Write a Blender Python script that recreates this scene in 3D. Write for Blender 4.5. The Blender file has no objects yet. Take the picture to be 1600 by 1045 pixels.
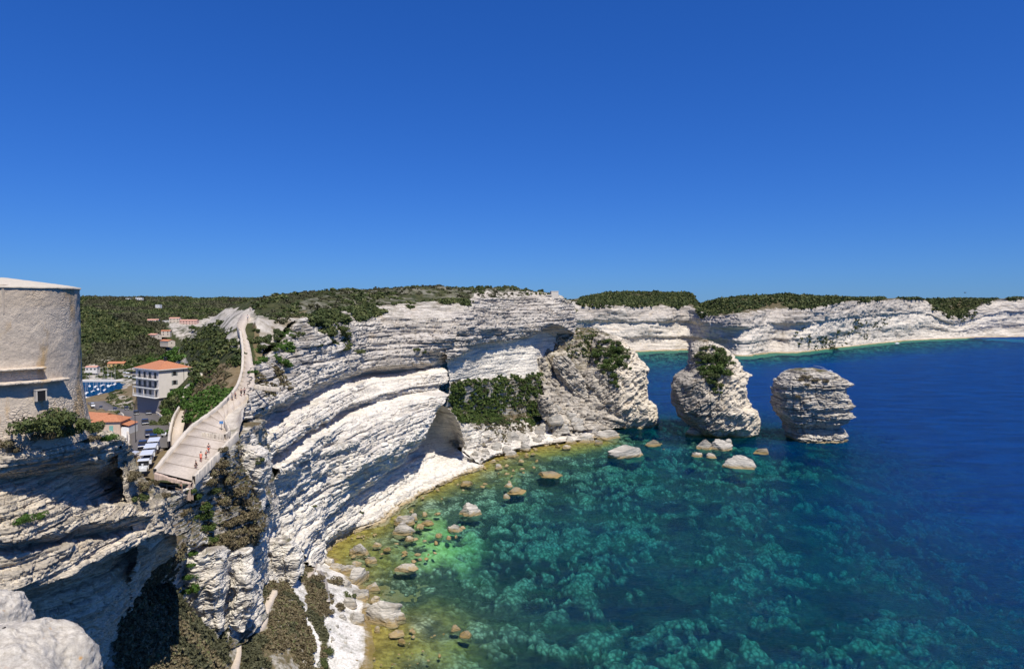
import bpy, bmesh, math, random
import numpy as np
from mathutils import Vector, Matrix
random.seed(7); RNG = np.random.default_rng(11)
SC = bpy.context.scene
COL = SC.collection
# ------------------------------------------------------------ camera, sky, sun
H, F, CX, CY = 70.0, 1042.0, 800.0, 522.5
PITCH = math.atan(47.5 / F)
cam_d = bpy.data.cameras.new('camera'); cam = bpy.data.objects.new('camera', cam_d); COL.objects.link(cam)
cam.location = (0, 0, H); cam.rotation_euler = (math.radians(90) - PITCH, 0, 0)
cam_d.sensor_width = 36; cam_d.lens = 36 * F / 1600; cam_d.clip_start = .1; cam_d.clip_end = 12000
SC.camera = cam
SUN_EL, SUN_AZ = math.radians(60), math.atan2(0.50, -1.0)      # azimuth from +Y towards +X
sd = Vector((math.sin(SUN_AZ) * math.cos(SUN_EL), math.cos(SUN_AZ) * math.cos(SUN_EL), math.sin(SUN_EL)))
W = bpy.data.worlds.new("World"); SC.world = W; W.use_nodes = True
wn = W.node_tree; bg = wn.nodes['Background']
sky = wn.nodes.new('ShaderNodeTexSky'); sky.sky_type = 'NISHITA'; sky.sun_disc = False
sky.sun_elevation = SUN_EL; sky.sun_rotation = SUN_AZ
sky.altitude = 0; sky.air_density = 1.0; sky.dust_density = 0.0; sky.ozone_density = 6.0
hs = wn.nodes.new('ShaderNodeHueSaturation'); hs.inputs['Saturation'].default_value = 1.22; hs.inputs['Value'].default_value = 1.0
wn.links.new(sky.outputs[0], hs.inputs['Color']); tint = wn.nodes.new('ShaderNodeMixRGB'); tint.blend_type = 'MULTIPLY'; tint.inputs[0].default_value = 1; tint.inputs[2].default_value = (.62, .80, 1.22, 1)
wn.links.new(hs.outputs[0], tint.inputs[1]); gm = wn.nodes.new('ShaderNodeGamma'); gm.inputs[1].default_value = .75; wn.links.new(tint.outputs[0], gm.inputs[0])
tint2 = wn.nodes.new('ShaderNodeMixRGB'); tint2.blend_type = 'MULTIPLY'; tint2.inputs[0].default_value = 1; tint2.inputs[2].default_value = (.46, .82, 1.30, 1)
wn.links.new(gm.outputs[0], tint2.inputs[1]); wn.links.new(tint2.outputs[0], bg.inputs[0]); bg.inputs[1].default_value = 0.1
sun_d = bpy.data.lights.new('sun', 'SUN'); sun_d.energy = 5.0; sun_d.angle = math.radians(.5); sun_d.color = (1, .95, .86)
sun = bpy.data.objects.new('sun', sun_d); COL.objects.link(sun); sun.rotation_euler = sd.to_track_quat('Z', 'Y').to_euler()
vs = SC.view_settings; vs.view_transform = 'Standard'; vs.look = 'None'; vs.exposure = 0.14; vs.gamma = 1
SC.cycles.max_bounces = 6; SC.cycles.transparent_max_bounces = 8

# ------------------------------------------------------------ photo pixel -> world
cp, sp_ = math.cos(PITCH), math.sin(PITCH)
def ray(px, py):
    a = (px - CX) / F; b = (py - CY) / F
    return np.array([a, cp - b * sp_, -sp_ - b * cp])
def PY(px, py, Y):
    d = ray(px, py); return np.array([0, 0, H]) + d * (Y / d[1])
def PZ(px, py, z):
    d = ray(px, py); return np.array([0, 0, H]) + d * ((z - H) / d[2])
def proj(p):
    p = np.asarray(p, float); x, y, z = p[..., 0], p[..., 1], p[..., 2] - H
    f = y * cp - z * sp_; u = y * sp_ + z * cp
    f = np.where(f < .01, .01, f)
    return CX + F * x / f, CY - F * u / f
def inpoly(px, py, poly):
    px = np.asarray(px, float); py = np.asarray(py, float); r = np.zeros(px.shape, bool); n = len(poly)
    for i in range(n):
        x1, y1 = poly[i]; x2, y2 = poly[(i + 1) % n]
        c = ((y1 > py) != (y2 > py)); 
        with np.errstate(divide='ignore', invalid='ignore'):
            xi = (x2 - x1) * (py - y1) / (y2 - y1 + 1e-12) + x1
        r ^= c & (px < xi)
    return r
# ------------------------------------------------------------ noise
def _h(i, j, k, s):
    i = i.astype(np.uint32); j = j.astype(np.uint32); k = k.astype(np.uint32)
    h = i * np.uint32(374761393) + j * np.uint32(668265263) + k * np.uint32(2147483647 - 1274126177) + np.uint32(s * 974711 & 0xffffffff)
    h ^= h >> np.uint32(13); h *= np.uint32(1274126177); h ^= h >> np.uint32(16); h *= np.uint32(2246822519); h ^= h >> np.uint32(13)
    return h.astype(np.float64) / 4294967295.0
def vn(x, y, z, s=0):
    x, y, z = np.broadcast_arrays(x, y, z)
    fx, fy, fz = np.floor(x), np.floor(y), np.floor(z)
    a, b, c = x - fx, y - fy, z - fz
    a = a * a * (3 - 2 * a); b = b * b * (3 - 2 * b); c = c * c * (3 - 2 * c)
    i, j, k = fx.astype(np.int64), fy.astype(np.int64), fz.astype(np.int64)
    def g(di, dj, dk): return _h(i + di, j + dj, k + dk, s)
    l = lambda p, q, t: p + (q - p) * t
    return l(l(l(g(0,0,0), g(1,0,0), a), l(g(0,1,0), g(1,1,0), a), b), l(l(g(0,0,1), g(1,0,1), a), l(g(0,1,1), g(1,1,1), a), b), c) * 2 - 1
def fbm(x, y, z, o=4, s=0, g=.5):
    r = 0; A = 1
    for q in range(o):
        r = r + A * vn(x * 2**q + 17.3*q, y * 2**q + 5.1*q, z * 2**q - 9.7*q, s + q); A *= g
    return r
def hcell(fl, x, y, L, s):       # per-bed value varying slowly along the bed
    return vn(x / L + fl * 13.7, y / L + fl * 7.1, fl * 1.618 + .5, s)
def strata(x, y, z, th=2.2, amp=1.0, dip=(0, 0), warp=1.5, s=0, rough=1.0, fine=True, notch=.5):
    """outward displacement of bedded rock"""
    zw = z - dip[0] * x - dip[1] * y + warp * fbm(x / 38, y / 38, z / 60, 2, s + 40) + .11 * th * fbm(x / 5, y / 5, z / 9, 2, s + 50)
    d = 0
    for q, (t, a) in enumerate(((th * 2.6, .9), (th, .75), (th * .36, .34)) if fine else ((th * 2.6, .9), (th, .75))):
        w = zw / t + 3.1 * q + .8 * vn(zw / (t * 5), x * 0, y * 0, s + 81 + q) + .35 * vn(x / (t * 9), y / (t * 9), zw / (t * 3), s + 88 + q); fl = np.floor(w); fr = w - fl
        sc_ = (x * .8 + y * .6) / (t * 2.3) + 5.3 * vn(fl * 1.7 + .5, x * 0, y * 0, s + 91) + .3 * vn(x / t, y / t, z / t, s + 92)
        bl = _h(np.floor(sc_).astype(np.int64), fl.astype(np.int64), (fl * 0).astype(np.int64), s + 93 + q) * 2 - 1
        hh = .8 * hcell(fl, x, y, t * 6, s + 3 * q) + .42 * bl
        nt = .5 + .5 * hcell(fl, x, y, t * 3, s + 71 + q)      # some joints are open, some closed
        e0 = np.clip(fr / .20, 0, 1); e1 = np.clip((1 - fr) / .12, 0, 1)
        rd = (e0 * e0 * (3 - 2 * e0)) * (1 - (1 - e1) ** 2 * .5)
        d = d + a * (hh * 1.0 + notch * (.4 + 1.9 * nt * nt) * (rd - .8))
    blk = .7 * fbm(x / (th * 3.2), y / (th * 3.2), zw / (th * .8), 4, s + 9, .55) + .4 * fbm(x / (th * 2), y / (th * 2), z / (th * 2), 3, s + 19, .5)
    cr = np.abs(vn(x / (th * 2.5), y / (th * 2.5), z / (th * 6), s + 33)); crack = -np.exp(-(cr / .05) ** 2) * .8
    rg_ = .5 - np.abs(fbm(x / (th * 6), y / (th * 6), z / (th * 6), 3, s + 97)); pit = np.clip(fbm(x / (th * .75), y / (th * .75), z / (th * .45), 3, s + 111, .6) - .22, 0, 1); d = d - rough * 1.1 * pit; return amp * (d + rough * .5 * blk + crack * .8 * rough + rg_ * .9 * rough)
# ------------------------------------------------------------ mesh helpers
def tag(o, label=None, cat=None, group=None, kind=None):
    if label: o['label'] = label
    if cat: o['category'] = cat
    if group: o['group'] = group
    if kind: o['kind'] = kind
    return o
def np_mesh(name, V, Fc, mat=None, parent=None, attrs=None, smooth=False):
    V = np.asarray(V, np.float32); Fc = np.asarray(Fc, np.int32)
    me = bpy.data.meshes.new(name); n, k = Fc.shape
    me.vertices.add(len(V)); me.vertices.foreach_set('co', V.ravel())
    me.loops.add(n * k); me.loops.foreach_set('vertex_index', Fc.ravel())
    me.polygons.add(n); me.polygons.foreach_set('loop_start', np.arange(0, n * k, k, dtype=np.int32))
    if smooth: me.polygons.foreach_set('use_smooth', np.ones(n, bool))
    for an, av in (attrs or {}).items():
        av = np.asarray(av, np.float32)
        if av.ndim == 1: a = me.attributes.new(an, 'FLOAT', 'POINT'); a.data.foreach_set('value', av)
        else: a = me.attributes.new(an, 'FLOAT_COLOR', 'POINT'); a.data.foreach_set('color', np.c_[av, np.ones(len(av))].astype(np.float32).ravel())
    me.update(calc_edges=True); me.validate()
    o = bpy.data.objects.new(name, me); COL.objects.link(o)
    if mat: me.materials.append(mat)
    if parent: o.parent = parent
    return o
def grid_faces(nu, nv, wrap=False):
    i = np.arange(nu if wrap else nu - 1); j = np.arange(nv - 1); I, J = np.meshgrid(i, j, indexing='ij')
    I2 = (I + 1) % nu
    return np.stack([I * nv + J, I2 * nv + J, I2 * nv + J + 1, I * nv + J + 1], -1).reshape(-1, 4)
def catmull(P, n):
    P = np.asarray(P, float)
    if len(P) == 2: t = np.linspace(0, 1, n)[:, None]; return P[0] * (1 - t) + P[1] * t
    Q = np.vstack([2 * P[0] - P[1], P, 2 * P[-1] - P[-2]]); m = len(P) - 1
    t = np.linspace(0, m, n); i = np.minimum(t.astype(int), m - 1); f = (t - i)[:, None]
    a, b, c, d = Q[i], Q[i + 1], Q[i + 2], Q[i + 3]
    return .5 * (2 * b + (c - a) * f + (2 * a - 5 * b + 4 * c - d) * f**2 + (3 * b - a - 3 * c + d) * f**3)
def resample(P, n, extra=None):
    d = np.r_[0, np.cumsum(np.linalg.norm(np.diff(P[:, :3], axis=0), axis=1))]; t = np.linspace(0, d[-1], n)
    return np.stack([np.interp(t, d, P[:, k]) for k in range(P.shape[1])], 1)
def grid_normals(G):
    du = np.gradient(G, axis=0); dv = np.gradient(G, axis=1); n = np.cross(du, dv)
    return n / (np.linalg.norm(n, axis=2, keepdims=True) + 1e-9)
def smooth2(A, k):
    for _ in range(k):
        B = A.copy(); B[1:-1] = (A[:-2] + 2 * A[1:-1] + A[2:]) / 4; A = B
        B = A.copy(); B[:, 1:-1] = (A[:, :-2] + 2 * A[:, 1:-1] + A[:, 2:]) / 4; A = B
    return A
GRIDS = {}
def loft(name, lines, nu, nv, mat, th=2.2, amp=1.0, dip=(0, 0), warp=1.5, seed=0, rough=1., sm=2, parent=None, flip=False, bystation=True, notch=.5, register=True, lump=0.0):
    """lines: list of rows top->bottom; each row = (list of world points, wx, gr)"""
    R = []
    for row_ in lines:
        pts, wx, gr = row_[:3]; am = row_[3] if len(row_) > 3 else 1.
        c = catmull(pts, 240)
        if not bystation: c = resample(c, 240)
        n = len(c); e = np.zeros((n, 3)); e[:, 0] = wx; e[:, 1] = gr; e[:, 2] = am
        R.append(np.hstack([c, e]))
    R = np.stack(R)                                     # rows, 240, 5
    mu = R[:, :, :3].mean(0); # resample u by distance in the view for even detail
    d = np.linalg.norm(np.diff(mu, axis=0), axis=1) / np.linalg.norm(mu[1:] - np.array([0, 0, H]), axis=1)
    d = np.r_[0, np.cumsum(d)]; t = np.linspace(0, d[-1], nu)
    idx = np.interp(t, d, np.arange(240)); i0 = np.minimum(idx.astype(int), 238); f = (idx - i0)[None, :, None]
    R = R[:, i0] * (1 - f) + R[:, i0 + 1] * f
    ln = np.linalg.norm(np.diff(R[:, :, :3], axis=0), axis=2).mean(1)
    dist = np.linalg.norm(R[:-1, :, :3] - np.array([0, 0, H]), axis=2).mean(1)
    w = np.r_[0, np.cumsum(ln / dist + 1e-6)]; tv = np.linspace(0, w[-1], nv)
    iv = np.interp(tv, w, np.arange(len(R))); j0 = np.minimum(iv.astype(int), len(R) - 2); g = (iv - j0)[:, None, None]
    G = R[j0] * (1 - g) + R[j0 + 1] * g                 # nv, nu, 5
    G = G.transpose(1, 0, 2).copy()
    if sm: G = smooth2(G, sm)
    N = grid_normals(G[:, :, :3]) * (-1 if flip else 1)
    toc = np.array([0, 0, H]) - G[:, :, :3]
    if (N * toc).sum(2).mean() < 0: N = -N
    Nh = N.copy(); Nh[..., 2] *= .35; Nh /= np.linalg.norm(Nh, axis=2, keepdims=True) + 1e-6
    Nh = smooth2(Nh, 6); flat = np.clip((np.abs(N[..., 2]) - .75) / .25, 0, 1)
    x, y, z = G[..., 0], G[..., 1], G[..., 2]
    D = strata(x, y, z, th, amp, dip, warp, seed, rough, notch=notch)
    if lump: D = D + lump * fbm(x / (th * 5), y / (th * 5), z / (th * 5), 3, seed + 70)
    D = D * G[..., 5] * (1 - .65 * flat) * (1 - .55 * np.clip(G[..., 4], 0, 1))
    G3 = G[:, :, :3] + Nh * D[..., None]
    o = np_mesh(name, G3.reshape(-1, 3), grid_faces(nu, nv), mat, parent, {'wx': G[..., 3].ravel(), 'gr': G[..., 4].ravel()})
    if register: GRIDS[o.name] = (G3, grid_normals(G3), G[..., 4])
    return o
def rbf_fit(P):
    P = np.asarray(P, float); d = np.linalg.norm(P[:, None, :2] - P[None, :, :2], axis=2)
    n = len(P); A = np.zeros((n + 1, n + 1)); A[:n, :n] = d - np.eye(n) * .6; A[:n, n] = 1; A[n, :n] = 1
    w = np.linalg.solve(A, np.r_[P[:, 2], 0]); return P[:, :2], w
def rbf_eval(m, x, y):
    c, w = m; out = np.full(np.shape(x), w[-1]); 
    for (cx, cy), ww in zip(c, w[:-1]): out = out + ww * np.sqrt((x - cx)**2 + (y - cy)**2)
    return out
# ------------------------------------------------------------ node helpers
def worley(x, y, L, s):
    """pale tops of sunken boulders: distance to the nearest random centre, with a random radius for each"""
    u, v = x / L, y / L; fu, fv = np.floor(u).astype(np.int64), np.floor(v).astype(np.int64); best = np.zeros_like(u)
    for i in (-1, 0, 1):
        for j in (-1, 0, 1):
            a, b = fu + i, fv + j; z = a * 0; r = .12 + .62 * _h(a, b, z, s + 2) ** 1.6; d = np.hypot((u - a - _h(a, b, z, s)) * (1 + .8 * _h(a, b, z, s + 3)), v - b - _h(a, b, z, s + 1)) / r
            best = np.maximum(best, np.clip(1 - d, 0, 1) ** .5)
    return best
class NT:
    def __init__(s, name):
        s.m = bpy.data.materials.new(name); s.m.use_nodes = True; s.t = s.m.node_tree; s.t.nodes.clear()
        s.out = s.t.nodes.new('ShaderNodeOutputMaterial')
    def n(s, ty, **k):
        nd = s.t.nodes.new('ShaderNode' + ty)
        for a, b in k.items(): setattr(nd, a, b)
        return nd
    def l(s, a, b): s.t.links.new(a, b)
    def set(s, nd, i, v):
        if hasattr(v, 'node') : s.l(v, nd.inputs[i])
        else: nd.inputs[i].default_value = v
    def pos(s, sc=(1, 1, 1), rot=(0, 0, 0)):
        g = s.n('NewGeometry'); m = s.n('Mapping'); m.inputs['Scale'].default_value = sc; m.inputs['Rotation'].default_value = rot
        s.l(g.outputs['Position'], m.inputs[0]); return m.outputs[0]
    def opos(s, sc=(1, 1, 1)):
        g = s.n('TexCoord'); m = s.n('Mapping'); m.inputs['Scale'].default_value = sc
        s.l(g.outputs['Object'], m.inputs[0]); return m.outputs[0]
    def noise(s, vec, scale=1, detail=4, rough=.5, dist=0):
        t = s.n('TexNoise'); s.l(vec, t.inputs['Vector']); t.inputs['Scale'].default_value = scale; t.inputs['Detail'].default_value = detail
        t.inputs['Roughness'].default_value = rough; t.inputs['Distortion'].default_value = dist; return t.outputs['Fac']
    def ramp(s, v, a, b, c0=0., c1=1.):
        r = s.n('MapRange'); r.clamp = True; s.set(r, 0, v); r.inputs[1].default_value = a; r.inputs[2].default_value = b; r.inputs[3].default_value = c0; r.inputs[4].default_value = c1
        return r.outputs[0]
    def mix(s, f, a, b):
        m = s.n('MixRGB'); s.set(m, 0, f); 
        for i, v in ((1, a), (2, b)):
            if hasattr(v, 'node'): s.l(v, m.inputs[i])
            else: m.inputs[i].default_value = (*v, 1)
        return m.outputs[0]
    def mul(s, a, b, op='MULTIPLY'):
        m = s.n('Math', operation=op); s.set(m, 0, a); s.set(m, 1, b); return m.outputs[0]
    def attr(s, nm, out='Fac'):
        a = s.n('Attribute'); a.attribute_name = nm; return a.outputs[out]
    def pbr(s, col, rough=.9, bump=None, bstr=.3, bdist=.1, metal=0, spec=.3):
        p = s.n('BsdfPrincipled')
        if hasattr(col, 'node'): s.l(col, p.inputs['Base Color'])
        else: p.inputs['Base Color'].default_value = (*col, 1)
        s.set(p, 'Roughness', rough); p.inputs['Metallic'].default_value = metal; p.inputs['Specular IOR Level'].default_value = spec
        if bump is not None:
            b = s.n('Bump'); b.inputs['Strength'].default_value = bstr; b.inputs['Distance'].default_value = bdist
            s.l(bump, b.inputs['Height']); s.l(b.outputs[0], p.inputs['Normal'])
        s.l(p.outputs[0], s.out.inputs[0]); return s.m
MATS = {}
def plain(name, col, rough=.7, metal=0, spec=.3, var=.12, sc=3.):
    if name in MATS: return MATS[name]
    t = NT(name); v = t.noise(t.opos(), sc, 4, .6)
    c = t.mix(t.ramp(v, .3, .7), tuple(x * (1 - var) for x in col), tuple(min(1, x * (1 + var)) for x in col))
    MATS[name] = t.pbr(c, rough, v, .15, .02, metal, spec); return MATS[name]
def limestone(name, base=(.66, .62, .55), grey=(.40, .375, .34), sc=1.0, dip=0., wxamt=1.0, stain=(.50, .36, .20), greenp=(.055, .065, .025), brown=(.15, .11, .065)):
    t = NT(name); rot = (0, dip, 0)
    P = t.pos()
    big = t.noise(t.pos((.03 * sc,) * 3), 1, 4, .6)
    bands = t.noise(t.pos((.05 * sc, .05 * sc, 1.1 * sc), rot), 1, 5, .65, .3)
    fineb = t.noise(t.pos((.25 * sc, .25 * sc, 4.5 * sc), rot), 1, 4, .6, .2)
    spots = t.noise(t.pos((.9 * sc,) * 3), 1, 5, .68)
    wx = t.mul(t.attr('wx'), wxamt)
    # grey weathering grows with wx
    g = t.n('Math', operation='ADD'); t.l(wx, g.inputs[0]); t.l(t.ramp(big, .3, .7, -.25, .25), g.inputs[1])
    g2 = t.n('Math', operation='ADD', use_clamp=True); t.l(g.outputs[0], g2.inputs[0]); t.l(t.ramp(spots, .35, .65, -.2, .2), g2.inputs[1])
    c = t.mix(g2.outputs[0], base, grey)
    wk = t.ramp(wx, 0, .5, .45, 1.)
    c = t.mix(t.mul(t.mul(t.ramp(bands, .515, .57), .8), wk), c, tuple(x * .5 for x in grey))
    c = t.mix(t.mul(t.mul(t.ramp(fineb, .53, .61), .6), wk), c, tuple(x * .5 for x in grey))
    pits = t.noise(t.pos((1.1 * sc, 1.1 * sc, 1.9 * sc)), 1, 5, .72)
    c = t.mix(t.mul(t.ramp(pits, .58, .64), .6), c, (.16, .145, .12))
    st = t.noise(t.pos((.11 * sc, .11 * sc, .2 * sc)), 1, 4, .6)
    c = t.mix(t.mul(t.ramp(st, .58, .72), .28), c, stain)
    # algae / tide stain close to the waterline
    sx = t.n('SeparateXYZ'); t.l(P, sx.inputs[0]); zz = t.n('Math', operation='ADD'); t.l(sx.outputs[2], zz.inputs[0]); t.l(t.ramp(spots, .3, .7, -.7, .7), zz.inputs[1])
    c = t.mix(t.ramp(zz.outputs[0], .5, 1.6, .8, 0.), c, (.34, .235, .08))
    # thin soil and ground cover where the attribute asks for it, on surfaces that lie flat enough
    ge = t.n('NewGeometry'); sn = t.n('SeparateXYZ'); t.l(ge.outputs['Normal'], sn.inputs[0])
    up = t.ramp(sn.outputs[2], .05, .6)
    gn = t.noise(t.pos((.16,) * 3), 1, 5, .65)
    cov = t.n('Math', operation='ADD', use_clamp=True); t.l(t.ramp(gn, .35, .6, -.9, .6), cov.inputs[0]); t.l(t.mul(t.attr('gr'), 1.35), cov.inputs[1])
    cov2 = t.mul(cov.outputs[0], t.mul(t.attr('gr'), 3.)); cc = t.n('Clamp'); t.l(cov2, cc.inputs[0]); cov2 = t.mul(cc.outputs[0], t.ramp(up, 0, 1, .25, 1.))
    vg = t.mix(t.ramp(t.noise(t.pos((.35,) * 3), 1, 5, .7), .38, .6), greenp, brown)
    c = t.mix(cov2, c, vg)
    hsum = t.n('Math', operation='ADD'); t.l(t.mul(fineb, 1.6), hsum.inputs[0]); t.l(t.mul(spots, .6), hsum.inputs[1])
    fn = t.noise(t.pos((5 * sc,) * 3), 1, 5, .7); h2 = t.n('Math', operation='ADD'); t.l(hsum.outputs[0], h2.inputs[0]); t.l(t.mul(fn, .35), h2.inputs[1])
    return t.pbr(c, .92, h2.outputs[0], .8, .45 / sc, 0, .2)
M_main = limestone('limestone_main', (.80, .735, .625), (.46, .41, .36), 1.0, 0.)
M_fg = limestone('limestone_near', (.76, .655, .50), (.42, .36, .285), 1.6, .1)
M_far = limestone('limestone_far', (.72, .65, .55), (.44, .385, .33), .5)
M_stack = limestone('limestone_stack', (.74, .65, .515), (.34, .305, .26), 1.2, -.6)
M_stackh = limestone('limestone_stack_level', (.72, .645, .53), (.42, .38, .325), 1.2, 0)
M_rock = limestone('limestone_boulder', (.62, .565, .475), (.38, .35, .30), 1.6, .3)
def ground_mat():
    t = NT('maquis_soil')
    a = t.noise(t.pos((.02,) * 3), 1, 5, .6); b = t.noise(t.pos((.3,) * 3), 1, 6, .7); d = t.noise(t.pos((.09,) * 3), 1, 6, .7)
    c = t.mix(t.ramp(b, .4, .6), (.028, .038, .015), (.068, .068, .03))
    dry = t.mix(t.ramp(b, .35, .65), (.17, .115, .06), (.26, .20, .12))
    c = t.mix(t.attr('dry'), c, dry)
    white = t.mix(t.ramp(b, .35, .6), (.55, .50, .43), (.36, .32, .27))
    rk = t.n('Math', operation='ADD', use_clamp=True); t.l(t.ramp(d, .40, .62, -.5, .5), rk.inputs[0]); t.l(t.attr('rock'), rk.inputs[1])
    rr = t.mul(rk.outputs[0], t.mul(t.attr('rock'), 2.)); cl = t.n('Clamp'); t.l(rr, cl.inputs[0])
    c = t.mix(cl.outputs[0], c, white)
    return t.pbr(c, .95, b, .7, .5, 0, .1)
M_ground = ground_mat()
def rowz(pts, wx=.3, gr=0.):      # (px,py,z)
    return ([PZ(*p) for p in pts], wx, gr)
def rowy(pts, wx=.3, gr=0.):      # (px,py,Y)
    return ([PY(*p) for p in pts], wx, gr)
def back(row, dx, dy, dz, wx=None, gr=None):
    p = [q + np.array([dx, dy, dz]) for q in row[0]]; return (p, row[1] if wx is None else wx, row[2] if gr is None else gr)
def struct(o): o['kind'] = 'structure'; return o
# ---------------- main cliff: stations follow the beds from the ramp (left) to the scar (right)
e1 = rowz([(377,659,46),(415,640,45),(450,620,45),(490,600,45),(535,585,45),(575,574,45),(625,569,45),(665,567,44),(703,563,44)], .4)
e1r = rowz([(384,668,42),(418,662,41),(452,648,40),(496,624,40),(542,602,41),(580,588,41),(628,582,41),(666,578,41),(702,572,42)], .05)
e1r = ([p + (q - p) * .0 + np.array([-5.5, 4.5, 0]) for p, q in zip(e1r[0], e1r[0])], .05, 0)
w1 = rowz([(398,690,39),(430,672,39),(462,650,39),(500,628,39.5),(545,606,40),(582,592,40),(630,586,40),(667,584,40),(702,580,40)], .05)
e2 = rowz([(418,712,34.5),(448,697,35),(478,670,36),(507,651,36),(537,636,36),(577,622,36),(632,607,36),(668,601,36),(702,596,36)], .1)
e2r = back(rowz([(424,722,32.5),(454,709,32.5),(488,684,33),(518,664,33),(546,650,33),(584,637,33),(636,622,33),(670,615,33),(702,611,33)]), -5, 4, 0, 0)
w2 = rowz([(428,735,31),(460,718,31.5),(492,692,32),(521,672,32),(550,655,32),(588,641,32),(638,627,32),(672,621,32),(702,616,32)], .0)
m3z = rowz([(418,768,27),(446,750,28),(480,728,28),(515,704,28),(548,683,29),(590,664,29),(640,645,29),(668,636,29),(690,632,29)], .08)
e3z = rowz([(420,800,23),(447,783,23.5),(478,758,24),(512,733,24),(545,706,25),(590,684,25.5),(632,665,26),(662,650,26.5),(682,640,27)], .1)
e3rz = back(rowz([(424,808,21),(450,790,22),(482,765,22.5),(516,742,23),(550,716,23.5),(594,694,24),(636,677,24),(664,664,24.5),(684,650,25)]), -1.3, 1.0, 0, 0)
m4z = rowz([(437,835,17),(460,812,18),(488,786,18.5),(520,760,19),(552,735,19.5),(594,712,20),(628,697,20),(648,688,20),(666,676,21)], .02)
e4z = rowz([(470,862,9),(488,840,10),(506,815,11),(528,788,12),(558,760,13),(588,741,13),(622,722,13),(642,705,13.5),(652,697,14)], .0)
f5 = rowz([(478,874,7),(494,858,5.5),(506,842,4),(545,820,3.5),(572,800,3.5),(606,776,3.5),(636,752,4),(662,730,5),(690,712,6)], .0)
s5 = rowz([(488,885,5),(500,868,3),(511,850,1),(540,833,.8),(594,812,.8),(622,790,.8),(660,766,.8),(700,747,.8),(752,727,1)], .0)
s6 = rowz([(500,892,-1),(512,875,-1),(522,857,-1),(548,840,-1),(600,819,-1),(630,796,-1),(668,771,-1),(706,752,-1),(760,732,-1)], .2)
def pull(row, ys):          # rework the leftmost stations, which lean back over the gully
    return ([PY(*proj(p), y) if y else p for p, y in zip(row[0], list(ys) + [None] * 9)], row[1], row[2])
m3 = pull(m3z, (156, 164, 177, 193)); e3 = pull(e3z, (155, 164, 176, 190)); e3r = pull(e3rz, (156.5, 165.5, 177.5, 191)); m4 = pull(m4z, (157, 165.5, 177, 191)); e4 = pull(e4z, (158, 168, 179, 195))
e4r = back(rowz([(474,868,7),(492,848,8),(508,828,9),(534,806,9),(568,784,9),(600,762,9),(632,738,9.5),(652,716,10),(664,706,11)]), 0, 0, 0, 0); e4r = pull(e4r, (160, 169.5, 181))
e4r = ([p + np.array([-6, 5, 0]) * k for p, k in zip(e4r[0], (.15, .2, .35, .7, 1, 1, 1, 1, 1))], 0, 0)
t0 = rowy([(392,575,165),(412,560,180),(437,540,200),(470,500,225),(520,485,262),(580,478,292),(640,474,312),(690,470,322),(735,468,330)], .55, .25)
t1 = rowy([(388,612,150),(412,595,168),(442,578,190),(478,545,213),(528,515,248),(580,503,278),(632,498,292),(678,497,300),(722,492,310)], .55, .12)
t1b = rowy([(384,640,140),(413,618,163),(446,602,184),(483,577,211),(531,552,243),(577,541,270),(628,535,285),(670,532,290),(712,528,297)], .5, .03)
tb = back(t0, -9, 12, -1.2, .5, .8)
lm = [tb, t0, t1, t1b, e1, e1r, w1, e2, e2r, w2, m3, e3, e3r, m4, e4, e4r, f5, s5, s6]
struct(loft('cliff', lm, 1000, 640, M_main, th=2.0, amp=1.1, seed=3, warp=1.2, lump=.5, notch=.9))
# ---------------- headland to the right of it: weathered wall, white scar, green apron and rubble slope
r0 = rowy([(690,470,322),(735,466,332),(775,466,352),(820,465,374),(868,460,388),(884,470,394),(896,475,410)], .6, .1)
rb = back(r0, 0, 12, -5, .5, .8)
r1 = rowy([(690,497,303),(725,492,312),(770,490,342),(820,490,364),(868,488,378),(882,492,386),(900,498,400)], .75)
r2 = rowy([(692,524,298),(730,515,308),(775,512,338),(815,510,358),(862,505,372),(876,508,380),(896,520,395)], .7)
r3 = rowy([(698,562,298),(728,548,309),(752,535,331),(800,530,352),(832,522,367),(850,515,382),(870,520,390)], .5)
r3r = rowy([(700,567,303),(732,551,317),(757,539,338),(801,534,358),(833,526,374),(851,519,388),(869,526,394)], .0)
r4 = rowy([(702,595,302),(725,592,314),(752,590,332),(790,588,350),(830,586,362),(848,560,382),(864,548,388)], .0)
r5 = rowy([(704,602,301),(728,600,313),(756,598,330),(792,595,348),(832,592,361),(860,585,376),(882,592,378)], .3, .75)
r6 = rowy([(694,636,297),(722,640,312),(756,644,328),(790,648,342),(828,648,353),(868,640,363),(905,645,368)], .3, .85)
r7 = rowy([(706,655,295),(735,660,307),(768,665,321),(805,668,334),(842,664,345),(884,655,356),(925,655,361)], .15, .25)
r8 = rowy([(724,704,291),(742,703,299),(780,692,313),(822,686,328),(858,682,338),(900,677,346),(930,670,354)], .1, .12)
r9 = rowz([(746,724,2),(765,712,2),(800,702,2),(845,694,1.5),(890,688,1.5),(940,682,1),(962,676,1)], .2)
r10 = rowz([(758,732,-2),(778,718,-2),(810,708,-2),(852,700,-2),(895,694,-2),(950,688,-2),(985,680,-2)], .5)
r4 = (*r4, .3); r3r = (*r3r, .5); r5 = (*r5, .5)
struct(loft('cliff', [rb, r0, r1, r2, r3, r3r, r4, r5, r6, r7, r8, r9, r10], 520, 520, M_main, th=1.9, amp=1.0, seed=21, warp=1.0, lump=.5, notch=.9))
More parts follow.
